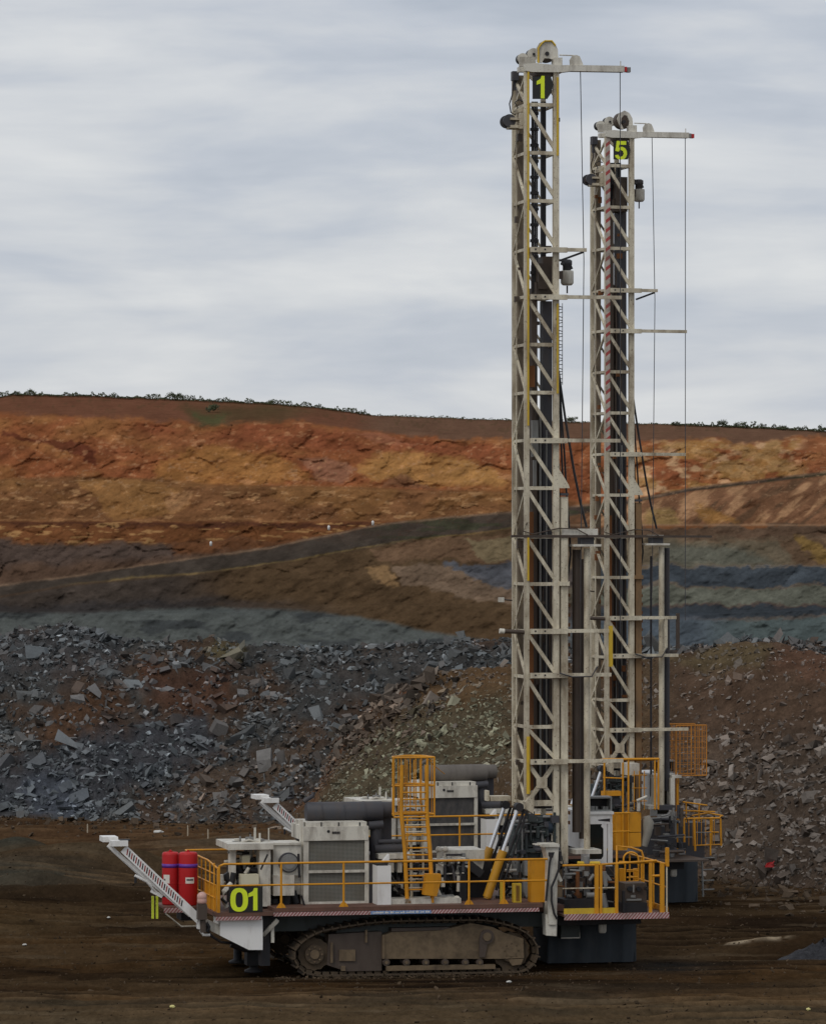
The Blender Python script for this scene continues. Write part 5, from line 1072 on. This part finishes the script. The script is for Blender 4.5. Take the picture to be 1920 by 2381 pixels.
    if not five:
        # ---------------- platform at the drill end
        k = 3; pr = -.12; zq = Q(k, 900, 755, pr)[2]; zq2 = Q(k, 900, 910, pr)[2]
        m_ = MB(); m_.tube([Q(k, 600, 760, pr), (Q(k, 820, 755, pr)[0], pr, zq), (Q(k, 1230, 755, pr)[0], pr, zq + .08)], .028); m_.tube([(Q(k, 600, 910, pr)[0], pr, zq2), (Q(k, 960, 910, pr)[0], pr, zq2)], .018, 8, 1)
        for x_, w_ in ((828, .045), (856, .03), (962, .035), (1190, .035), (1268, .05)): p = Q(k, x_, 900, pr); m_.box(p[0] - w_, p[0] + w_, pr - .03, pr + .03, zr + .01, zq + .03)
        m_.tube([Q(k, 1195, 830, pr), Q(k, 1250, 828, pr)], .03); m_.tube([(Q(k, 1300, 760, pr)[0], pr, zr), (Q(k, 1300, 760, pr)[0], pr, zq)], .022, 8, 1)
        qbox(m_, k, 1296, 640, 1316, 766, pr - .05, pr + .05, 0); m_.box(ur1 - .03, ur1, -.1, 3.3, zr + .01, zr + .14)
        for vv in (1.0, 2.1, 3.2): m_.tube([(ur1 - .06, vv, zr), (ur1 - .06, vv, zq)], .024)
        m_.tube([(ur1 - .06, -.1, zq), (ur1 - .06, 3.2, zq)], .024); m_.tube([(ur1 - .06, -.1, zq2), (ur1 - .06, 3.2, zq2)], .02); qbox(m_, k, 610, 1050, 970, 1082, pr, pr + .04, 2)
        m_.build('platform_rail', [M_yel, M_cream, M_yel2], R)
        # boarding ladder hoops
        m_ = MB(); vv = 1.2
        m_.tube([Q(k, 965, 1050, vv), Q(k, 965, 625, vv), Q(k, 1060, 640, vv), Q(k, 1130, 662, vv), Q(k, 1142, 700, vv), Q(k, 1145, 1050, vv)], .028)
        m_.tube([Q(k, 1010, 740, vv - .2)] + [(lambda a: Q(k, 1060 + 50 * math.cos(a), 715 - 45 * math.sin(a), vv - .2))(D2R(d_)) for d_ in range(180, -1, -20)] + [Q(k, 1110, 760, vv - .2)], .024)
        m_.tube([Q(k, 980, 735, vv - .4), Q(k, 1080, 742, vv - .4), Q(k, 1230, 735, vv - .4)], .026)
        for y_ in (790, 800, 840, 868): m_.tube([Q(k, 1030, y_, vv), Q(k, 1110, y_ - 4, vv)], .018, 6)
        m_.tube([Q(k, 1020, 1000, vv), Q(k, 1020, 745, vv)], .02); m_.tube([Q(k, 1110, 880, vv), Q(k, 1110, 745, vv)], .02); qbox(m_, k, 985, 780, 1015, 1040, vv + .2, vv + .3); qbox(m_, k, 1080, 780, 1105, 870, vv + .2, vv + .3)
        m_.build('boarding_ladder', M_yel, R)
        m_ = MB(); qbox(m_, k, 1015, 880, 1165, 1010, .3, .9, 0); qbox(m_, k, 1000, 1012, 1170, 1075, .2, 1.0, 1); c = Q(k, 1050, 915, .28); vdisc(m_, c, .06, .22, .3, 1, 14); c = Q(k, 1110, 915, .28); vdisc(m_, c, .06, .22, .3, 1, 14)
        vdisc(m_, Q(k, 1165, 912, .2), .05, .15, .25, 1, 12); qbox(m_, k, 1030, 985, 1130, 995, .25, .3, 2); qbox(m_, k, 1060, 960, 1090, 975, .25, .3, 2); m_.tube([Q(k, 1077, 890, .2), Q(k, 1077, 940, .2)], .02, 8, 2); qbox(m_, k, 1005, 930, 1020, 1090, .1, .2, 1); m_.build('drill_table_drive', [M_brown, M_dark, M_mid], R)
        m_ = MB(); q = random.Random(21)
        for x_, y_, x2_, y2_, r_, mi in ((610, 820, 690, 815, .03, 0), (640, 845, 640, 830, .08, 0), (760, 830, 760, 800, .06, 0), (780, 860, 810, 820, .04, 0), (640, 770, 700, 765, .04, 0), (760, 700, 760, 745, .08, 0), (700, 745, 850, 745, .05, 2), (620, 1010, 820, 985, .03, 0), (760, 960, 815, 960, .07, 0), (740, 1000, 820, 1003, .02, 0), (880, 800, 890, 900, .05, 0), (700, 800, 700, 960, .05, 3), (620, 960, 620, 760, .02, 0), (870, 950, 890, 1040, .07, 0)):
            m_.tube([Q(k, x_, y_, .7), Q(k, x2_, y2_, .7)], r_, 10, mi)
        for i_ in range(22): x_ = q.uniform(610, 940); y_ = q.uniform(760, 1010); m_.tube([Q(k, x_, y_, .9), Q(k, x_ + q.uniform(-50, 50), y_ + q.uniform(-30, 60), .9)], q.uniform(.015, .05), 8, 1 if i_ % 2 else 0)
        qbox(m_, k, 605, 770, 960, 1075, 1.6, 1.7, 1); qbox(m_, k, 610, 990, 820, 1060, .5, 1.2, 1); m_.build('drill_table', [M_mid, M_dark, M_yel2, M_rust], R)
    # dust curtain
    m_ = MB(); vc = 1.9; a, b_ = P(1275, 2141, vc), P(1478, 2141, vc); n = 30; vs_ = []
    rnd = random.Random(5)
    for i_ in range(n + 1):
        uu = a[0] + (b_[0] - a[0]) * i_ / n; wv = .02 * math.sin(i_ * .9) + .012 * rnd.uniform(-1, 1)
        vs_ += [(uu, vc + wv * .4, zr - .1), (uu, vc + wv + .02, .45), (uu, vc + wv * 1.6 + .05, .03)]
    m_.add(vs_, [f for i_ in range(n) for f in ((3*i_, 3*i_+3, 3*i_+4, 3*i_+1), (3*i_+1, 3*i_+4, 3*i_+5, 3*i_+2))], 0, True)
    m_.box(b_[0] - .02, b_[0] + .02, vc + .06, vc + 1.5, .04, zr - .1); m_.box(a[0], b_[0], vc + 1.5, vc + 1.52, .04, zr - .1); m_.box(a[0] - .02, a[0] + .0, vc + .06, vc + 1.5, .04, zr - .1)
    m_.build('dust_curtain', M_curt, R)
    m_ = MB(); m_.box(ur0 - .3, ur1 - .5, .5, 3.2, zr - .3, zr - .054, 0); p = Q(k, 875, 1170, .6); m_.tube([(p[0], .7, zr - .05), (p[0], .7, p[2] - .12)], .095, 16, 1); m_.tube([(p[0], .7, p[2] - .12), (p[0], .7, p[2] - .16)], [.095, .07], 16, 1)
    qbox(m_, k, 590, 1140, 715, 1245, 1.2, 1.8, 2); m_.tube([Q(k, 590, 1248, 1.15), Q(k, 715, 1245, 1.15), Q(k, 715, 1180, 1.15)], .02, 6, 1); m_.build('platform_frame', [M_dark, M_white, M_frame], R)
    # ---------------- extra equipment that only shows on number five
    if five:
        def e(px, py, v): return P(1260 + (px - 1425) / .854, HZ + (py - HZ) / .854, v)
        def ebox(mb, x0_, y0_, x1_, y1_, va_, vb_, m=0): a, b_ = e(x0_, y0_, va_), e(x1_, y1_, va_); mb.box(min(a[0], b_[0]), max(a[0], b_[0]), va_, vb_, min(a[2], b_[2]), max(a[2], b_[2]), m)
        m_ = MB(); vv = .1
        m_.tube([e(1373, 1764, vv), e(1505, 1763, vv)], .035); 
        for px in (1376, 1420, 1433, 1496, 1504): m_.tube([e(px, 1764, vv), e(px, 1880 if px > 1440 else 1965, vv)], .028)
        m_.tube([e(1373, 1806, vv), e(1420, 1808, vv)], .02); m_.tube([e(1376, 1764, vv), e(1376, 1764, 1.5), e(1505, 1764, 1.5), e(1505, 1763, vv)], .03)
        for px in (1450, 1462, 1474): m_.tube([e(px, 1790, vv + .4), e(px, 1880, vv + .4)], .014, 6)
        for py in (1800, 1830, 1860): m_.tube([e(1445, py, vv + .4), e(1480, py, vv + .4)], .014, 6)
        ebox(m_, 1376, 1838, 1416, 1848, vv, vv + .3); m_.build('service_gate', M_yel, R)
        m_ = MB(); ebox(m_, 1433, 1888, 1463, 1932, vv, vv + .4); ebox(m_, 1433, 1934, 1463, 1966, vv, vv + .4); m_.build('yellow_locker', M_yel, R)
        m_ = MB(); m_.tube([e(1476, 1896, .2), e(1480, 1910, .2), e(1478, 1935, .2), e(1470, 1965, .2)], [.1, .17, .13, .1], 14); m_.tube([e(1484, 1908, .2), e(1490, 1925, .2)], [.08, .05], 10); m_.build('dust_hose', M_hose, R)
        m_ = MB(); ebox(m_, 1435, 1773, 1463, 1800, .6, 1.2); ebox(m_, 1455, 1862, 1460, 1884, .0, .1); m_.tube([e(1452, 1860, .0), e(1476, 1850, .0)], .04); build_each(m_, 'control_cabinet', M_white, R)
        # tall mesh cage at the drill end
        m_ = MB(); va_ = 2.2; us = [e(px, 1700, va_)[0] for px in (1562, 1634)]; za, zb_ = e(1600, 1684, va_)[2], e(1600, 1800, va_)[2]
        for vv in (va_, va_ + .95):
            for i_ in range(9): uu = us[0] + (us[1] - us[0]) * i_ / 8; m_.tube([(uu, vv, za), (uu, vv, zb_)], .008 if i_ % 4 else .02, 5)
            for i_ in range(10): zz = zb_ + (za - zb_) * i_ / 9; m_.tube([(us[0], vv, zz), (us[1], vv, zz)], .006 if i_ % 9 else .02, 5)
        for i_ in range(6):
            vv = va_ + .95 * i_ / 5
            for uu in us: m_.tube([(uu, vv, za), (uu, vv, zb_)], .009, 5)
        m_.tube([(us[0], va_, za), (us[0], va_, zr)], .03); m_.build('mesh_cage', M_cage, R)
        m_ = MB(); vv = 1.6
        m_.tube([e(1577, 1900, vv), e(1660, 1899, vv), e(1665, 1893, vv)], .026); m_.tube([e(1577, 1861, vv + .5), e(1635, 1869, vv + .5)], .022); m_.tube([e(1600, 1893, vv + 1), e(1640, 1886, vv + 1), e(1676, 1893, vv + 1)], .024)
        for px, py in ((1601, 1975), (1663, 1963), (1576, 1980)): m_.tube([e(px, 1900, vv), e(px + 2, py, vv)], .03)
        m_.tube([e(1605, 1932, vv), e(1640, 1932, vv)], .015, 6, 1); m_.tube([e(1540, 1943, vv), e(1596, 1943, vv)], .015, 6, 1); 
        for px, py0, py1, v_ in ((1586, 1861, 1975, 2.2), (1618, 1866, 1930, 2.4), (1640, 1900, 1985, 1.7), (1563, 1820, 1980, 1.9), (1650, 1896, 1960, 2.6), (1570, 1800, 1990, 2.6)): m_.tube([e(px, py0, v_), e(px, py1, v_)], .024)
        m_.tube([e(1560, 1880, 2.3), e(1655, 1884, 2.3)], .022); m_.tube([e(1560, 1930, 2.4), e(1664, 1931, 2.4)], .02); m_.tube([e(1600, 1962, 1.8), e(1664, 1960, 1.8)], .018)
        for i_ in range(7): m_.tube([e(1590 + i_ * 10, 1900, 1.9), e(1590 + i_ * 10, 1962, 1.9)], .01, 5)
        m_.build('outer_platform_rail', [M_yel, M_mid], R)
        m_ = MB()
        for py in (1991, 2018, 2043, 2064): m_.tube([e(1622, py, 2.2), e(1652, py - 1, 2.2)], .022, 6)
        m_.tube([e(1623, 1985, 2.2), e(1626, 2080, 2.2)], .03); build_each(m_, 'access_step', M_mid, R)
        m_ = MB()
        for x0_ in (1508, 1546): ebox(m_, x0_, 1806, x0_ + 10, 1880, 1.8, 2.1)
        ebox(m_, 1550, 1800, 1572, 1806, 1.8, 2.4); ebox(m_, 1512, 1800, 1530, 1808, 1.8, 2.4); build_each(m_, 'head_frame', M_white, R)
        m_ = MB(); ebox(m_, 1492, 1905, 1560, 1990, 1.9, 2.6); ebox(m_, 1515, 1870, 1556, 1880, 1.4, 2.1); ebox(m_, 1563, 1910, 1628, 1990, 2.0, 2.8); m_.tube([e(1520, 1903, 1.2), e(1560, 1908, 1.2)], .05); m_.tube([e(1495, 1900, 1.4), e(1565, 1896, 1.4)], .03, 8, 1); m_.tube([e(1500, 1912, 1.4), e(1540, 1906, 1.4)], .02, 8, 1); vdisc(m_, e(1523, 1912, 1.3), .08, 1.2, 1.3, 1, 16); m_.build('pipe_handler', [M_grey, M_mid], R)
    else:
        m_ = MB(); m_.box(P(1138, 1870, 3.2)[0], P(1185, 1870, 3.2)[0], 3.1, 3.5, P(1150, 1862, 3.2)[2], P(1150, 1851, 3.2)[2]); m_.box(P(1130, 1860, 3.2)[0], P(1135, 1860, 3.2)[0], 3.1, 3.4, P(1130, 1862, 3.2)[2], P(1130, 1838, 3.2)[2]); m_.build('catwalk_bracket', M_cream, R)
    return R

M_rustleg = paint('rust_stained_leg', (0.22, 0.13, 0.06), 0.7, amount=.6, dirt=(.06, .045, .035))
M_muf = paint('dusty_brown_muffler', (0.13, 0.115, 0.10), 0.7, amount=.5, dirt=(.06, .05, .045))
M_redmark = paint('dark_red_mark', (0.30, 0.045, 0.04), 0.5, amount=0.3, dirt=(.12, .05, .05))
M_cream_l = paint('yellowed_cream_box', (0.62, 0.58, 0.42), 0.5, amount=0.2)
M_yel_b = paint('greasy_yellow_barrel', (0.50, 0.25, 0.02), 0.45, amount=0.5, dirt=(.2, .12, .04))
M_compr = paint('dark_green_compressor', (0.035, 0.045, 0.045), 0.55, amount=0.5, dirt=(.05, .045, .04))
M_cage = paint('orange_cage_mesh', (0.55, 0.22, 0.03), 0.6, amount=0.5, dirt=(.2, .09, .03))
rig1 = make_rig('drill_rig', False, 'nearer white tracked drill rig with a 01 board on its rail and red bottles')
rig1.location = (0, OY, 0); rig1.rotation_euler = (0, 0, YAW)
rig2 = make_rig('drill_rig', True, 'tracked drill rig with number 5 on its mast top, standing behind rig 01')
YAW2 = D2R(16.0)
# place number five so that the foot of its mast stands where the photo shows it
def place(o, yaw, local, world):
    c, s = math.cos(yaw), math.sin(yaw); o.rotation_euler = (0, 0, yaw)
    o.location = (world[0] - (local[0] * c - local[1] * s), world[1] - (local[0] * s + local[1] * c), 0)
um = P(1257, 1500, 1.65)[0]
Ym = (100 + um * SY + 1.65 * CY) / .859
place(rig2, YAW2, (um, 1.65), ((1438 - 960) / F * Ym, Ym, 0))

# ------------------------------------------------------------------ small things on the ground and on the wall
M_stk = paint('pale_stake_wood', (0.42, 0.36, 0.27), .8)
M_wst = paint('pale_stone_face', (0.55, 0.54, 0.5), .8, amount=.3)
M_yst = paint('yellow_stone_face', (0.6, 0.55, 0.22), .8, amount=.3)
def mesh_thing(mb, name, mats, label, cat, group=None):
    o = mb.build(name, mats); tag(o, label, cat, group); return o
def shrub_mesh(name, w_, h_, n, seed, trunk=True):
    q = random.Random(seed); root = empty(name)
    t_ = MB()
    for k_ in range(4): a = q.uniform(0, 6.28); t_.tube([(q.uniform(-.04, .04) * w_, 0, -.15), (math.cos(a) * w_ * .1, math.sin(a) * w_ * .1, h_ * .35), (math.cos(a) * w_ * .28, math.sin(a) * w_ * .28, h_ * .7)], [.035 * h_, .025 * h_, .01 * h_], 6)
    t_.build('trunk', M_twig, root)
    vs, fs, cs = [], [], []
    cl = [(q.uniform(-.38, .38) * w_, q.uniform(-.38, .38) * w_, h_ * q.uniform(.4, .88), q.uniform(.12, .26) * w_) for _ in range(9)]
    for i_ in range(n):
        c = q.choice(cl); d_ = Vector((q.gauss(0, 1), q.gauss(0, 1), q.gauss(0, .7))).normalized() * c[3] * q.uniform(.3, 1.1)
        p = Vector(c[:3]) + d_; s_ = q.uniform(.025, .05) * max(w_, h_); a = Vector((q.gauss(0, 1), q.gauss(0, 1), q.gauss(0, 1))).normalized() * s_; b_ = Vector((q.gauss(0, 1), q.gauss(0, 1), q.gauss(0, 1))).normalized() * s_
        j = len(vs); vs += [p - a, p + b_, p + a, p - b_ * .6]; fs.append((j, j + 1, j + 2, j + 3))
    me = bpy.data.meshes.new('crown'); me.from_pydata([tuple(v) for v in vs], [], fs); me.materials.append(M_foliage)
    o = bpy.data.objects.new('crown', me); COL.objects.link(o); o.parent = root
    return root
def crest_at(px):
    D = float(np.interp(px, crest_px, crest_D)); py = float(np.interp(px, crest_px, crest_py)); return unproj(px, py, D)
M_twig = paint('shrub_wood', (0.10, 0.075, 0.05), 0.9)
m, t, b = principled('scrub_foliage'); M_foliage = m
g = N(t, 'ShaderNodeNewGeometry'); n1 = noise(t, g.outputs['Position'], 1.6, 4, .6)
link(t, mixc(t, ramp(t, n1, .35, .7), (0.035, 0.045, 0.022), (0.10, 0.115, 0.05)), b.inputs['Base Color']); b.inputs['Roughness'].default_value = .9
shr = [(40, .9, .55, 0, 'low pale shrub at the left end of the skyline'), (72, 1.3, .8, 0, 'wispy shrub near the left end of the skyline'), (262, .8, .5, 0, 'small dark shrub on the skyline left of the tallest one'),
       (410, 2.0, 1.0, 0, 'rounded dark shrub standing tallest on the left skyline'), (632, 1.1, .6, 0, 'thin pale shrub on the skyline where the ridge starts to fall'), (1330, 1.5, .8, 0, 'lone shrub on the skyline between the two masts'),
       (1570, 1.0, .5, 0, 'small shrub on the skyline left of the right-hand cable'), (1677, 1.3, .95, 0, 'first taller shrub on the right skyline past the cable'), (1719, 1.5, .8, 0, 'broad shrub on the right skyline'),
       (1750, .7, 1.1, 0, 'slender shrub rising highest on the right skyline'), (1773, .9, .8, 0, 'narrow shrub just right of the slender one on the skyline'), (1815, 1.5, .55, 0, 'low spreading shrub on the right skyline'), (1912, 1.3, .9, 0, 'dark round shrub at the right end of the skyline')]
for i, (px, w_, h_, _, lb) in enumerate(shr):
    o = shrub_mesh('shrub', w_, h_ * .8, 520, 50 + i); x_, y_, z_ = crest_at(px); o.location = (x_, y_ - .6, z_ - .15); tag(o, lb, 'shrub', 'shrubs along the skyline')
o = shrub_mesh('shrub', 1.9, .85, 900, 90); ix = np.abs(WPX[0] - 489).argmin(); jx = np.abs(WPY[:, ix] - 958).argmin(); x_, y_, z_ = unproj(489, 958, WD[jx, ix]); o.location = (x_, y_ - .7, z_ - .1); tag(o, 'dark bushy shrub standing below the skyline on a green patch of the slope', 'shrub')
# continuous low scrub fringe on the crest
def fringe():
    q = np.random.default_rng(5); n = 9000
    px = np.concatenate([q.uniform(-200, 860, n), q.uniform(1560, 2100, n // 2), q.uniform(860, 1560, n // 6)]); n = len(px)
    D = np.interp(px, crest_px, crest_D); py = np.interp(px, crest_px, crest_py)
    cl = fbm(px / 9, px * 0, 3, 61); h = q.uniform(-.15, 1, n) * (.1 + .42 * sstep(.36, .75, cl)) * np.where((px > 860) & (px < 1560), .5, 1)
    X, Y, Z = unproj(px, py, D - q.uniform(0, 1.4, n)); Z = Z + h - .02
    s = q.uniform(.05, .11, n)[:, None, None]; v = q.normal(size=(n, 4, 3)); v /= np.linalg.norm(v, axis=2)[..., None]; v *= s; v[:, 2] = -v[:, 0] * .8; v[:, 3] = -v[:, 1] * .8; v += np.stack([X, Y, Z], 1)[:, None]
    me = bpy.data.meshes.new('crest_scrub'); me.from_pydata(v.reshape(-1, 3).tolist(), [], [(4 * i, 4 * i + 1, 4 * i + 2, 4 * i + 3) for i in range(n)]); me.materials.append(M_foliage)
    o = bpy.data.objects.new('crest_scrub', me); COL.objects.link(o); tag(o, kind='stuff')
fringe()
# green tufts on the ramp and slopes
def wall_pt(px, py):
    i = np.abs(WPX[0] - px).argmin(); j = np.abs(WPY[:, i] - py).argmin(); return unproj(px, py, WD[j, i])
for px, py, lb in ((765, 1228, 'white marker post beside the ramp, middle of the three on the pit wall'), (867, 1217, 'white marker post farthest up the ramp on the pit wall'), (492, 1265, 'white marker post lowest down the pit wall, left of the ramp')):
    mb = MB(); mb.lathe((0, 0, 0), [(.12, -.1), (.13, .25), (.11, .32)], 12); x_, y_, z_ = wall_pt(px, py); mb.lathe((0, 0, .325), [(.06, 0), (.06, .06)], 8)
    o = mesh_thing(mb, 'marker_post', M_clean, lb, 'marker post', 'white marker posts along the ramp'); o.location = (x_, y_ - 1.2, z_ - .1)
def gpt(px, py):
    Y = ZC / ((py - HZ) / F); x_ = (px - 960) / F * Y; return x_, Y, float(ground_h(np.array([x_]), np.array([Y]))[0])
for px, py, h_, mt, lb in ((204, 1940, .32, M_stk, 'thin pale survey stake on the bench at far left'), (437, 1944, .4, M_stk, 'pale survey stake between the rubble and the red bottles'), (484, 1972, .32, M_stk, 'short pale survey stake just above the yellow rail'), (1697, 1900, .62, M_fluo, 'tall bright yellow survey stake right of the rig 5 cage')):
    mb = MB(); x_, y_, z_ = gpt(px, py)
    mb.box(-.02, .02, -.02, .02, -.2, h_); mb.prism([(-.02, h_), (.02, h_), (0, h_ + .03)], -.02, .02)
    if mt is M_fluo: mb.box(-.05, .05, -.035, -.0205, h_ * .2, h_); mb.box(.05, .11, -.03, .0, h_ * .35, h_ * .6)
    o = mesh_thing(mb, 'survey_stake', mt, lb, 'stake', 'survey stakes in the pit floor')
    if mt is M_fluo:
        Y = 133.0; o.location = ((px - 960) / F * Y, Y, ZC - (py - HZ) / F * Y); o.scale = (1, 1, 1)
        mb2 = MB(); mb2.box(-.03, .03, -.03, .03, -1.0, -.2); mb2.build('stake_base', M_stk, o)
    else: o.location = (x_, y_, z_)
def stone(px, py, s_, mt, lb, seed, cat='stone', nm='pale_stone', grp='pale stones on the pit floor'):
    q = random.Random(seed); mb = MB(); n = 8; rg = []
    for zz, rr in ((-.35, .8), (.15, 1.0), (.55, .72), (.75, .35)):
        rg.append([(math.cos(2 * math.pi * i / n) * rr * q.uniform(.75, 1.1), math.sin(2 * math.pi * i / n) * rr * .7 * q.uniform(.75, 1.1), zz * .55 * q.uniform(.85, 1.15)) for i in range(n)])
    vs = [tuple(c * s_ for c in p) for r_ in rg for p in r_]; fs = [(r_ * n + i, r_ * n + (i + 1) % n, (r_ + 1) * n + (i + 1) % n, (r_ + 1) * n + i) for r_ in range(3) for i in range(n)] + [list(range(3 * n, 4 * n)), list(range(n))[::-1]]
    mb.add(vs, fs); o = mesh_thing(mb, nm, mt, lb, cat, grp); x_, y_, z_ = gpt(px, py); o.location = (x_, y_, z_ + .02); o.rotation_euler = (0, 0, q.uniform(0, 3)); return o
for i, (px, py, s_, mt, lb) in enumerate(((253, 2142, .07, 'w', 'small white stone on the floor below the tail boom'), (58, 2208, .07, 'w', 'small white stone near the left edge of the floor'), (401, 2344, .09, 'y', 'yellowish stone in the left foreground'), (582, 2262, .06, 'w', 'white stone in front of the left end of the near track'), (1183, 2288, .075, 'w', 'white stone in front of the right end of the near track'),
                                          (1878, 2358, .08, 'y', 'yellow stone in the right foreground'), (368, 1940, .2, 'w', 'pale block on the bench above the red bottles'), (1886, 2052, .32, 'w', 'large pale block at the foot of the right slope'))):
    stone(px, py, s_, M_wst if mt == 'w' else M_yst, lb, 200 + i)
# heap of dark cuttings at the right edge
def heap(px, py, rx, ry, h_, mt, lb, seed):
    n = 26; mrow = 12; vs = []; fs = []; q = np.random.default_rng(seed)
    for i in range(mrow + 1):
        r_ = 1 - i / mrow
        for j in range(n):
            a = 2 * math.pi * j / n; k_ = 1 + .16 * math.sin(3 * a + seed) + .08 * math.sin(7 * a); zz = h_ * (1 - r_) ** .9 * (1 + q.normal() * .12); vs.append((rx * r_ * k_ * math.cos(a) + q.normal() * .02, ry * r_ * k_ * math.sin(a), zz - .04))
    for i in range(mrow):
        for j in range(n): fs.append((i * n + j, i * n + (j + 1) % n, (i + 1) * n + (j + 1) % n, (i + 1) * n + j))
    fs.append([mrow * n + j for j in range(n)]); mb = MB(); mb.add(vs, fs, 0, True); o = mesh_thing(mb, 'cuttings_heap', mt, lb, 'heap'); x_, y_, z_ = gpt(px, py); o.location = (x_, y_, z_); return o

def lump_mat(name, a, b_, sc=9.0):
    m, t, b = principled(name); g = N(t, 'ShaderNodeNewGeometry'); n1 = noise(t, g.outputs['Position'], sc, 7, .75)
    link(t, mixc(t, ramp(t, n1, .35, .68), a, b_), b.inputs['Base Color']); b.inputs['Roughness'].default_value = .95; bump(t, b, n1, .8, .08); return m
heap(1912, 2228, 1.2, .9, .5, lump_mat('blue_grey_cuttings', (0.010, 0.010, 0.013), (0.038, 0.039, 0.045)), 'dark blue-grey heap of drill cuttings at the right edge of the floor', 3)
mb = MB(); mb.add([(-.22, 0, -.1), (.2, .05, -.1), (.26, .3, .0), (-.2, .3, -.05), (-.1, .02, .12), (.14, .08, .17), (.16, .24, .12), (-.12, .26, .1)], CF.tolist()); mb.bar((.1, 0, .05), (.24, .1, .2), .04)
o = mesh_thing(mb, 'rubbish_scrap', M_lamp, 'crumpled red scrap lying at the foot of the right slope', 'scrap'); Y = 126.3; o.scale = (.6, .6, .6); o.location = ((1788 - 960) / F * Y, Y, ZC - (2012 - HZ) / F * Y)
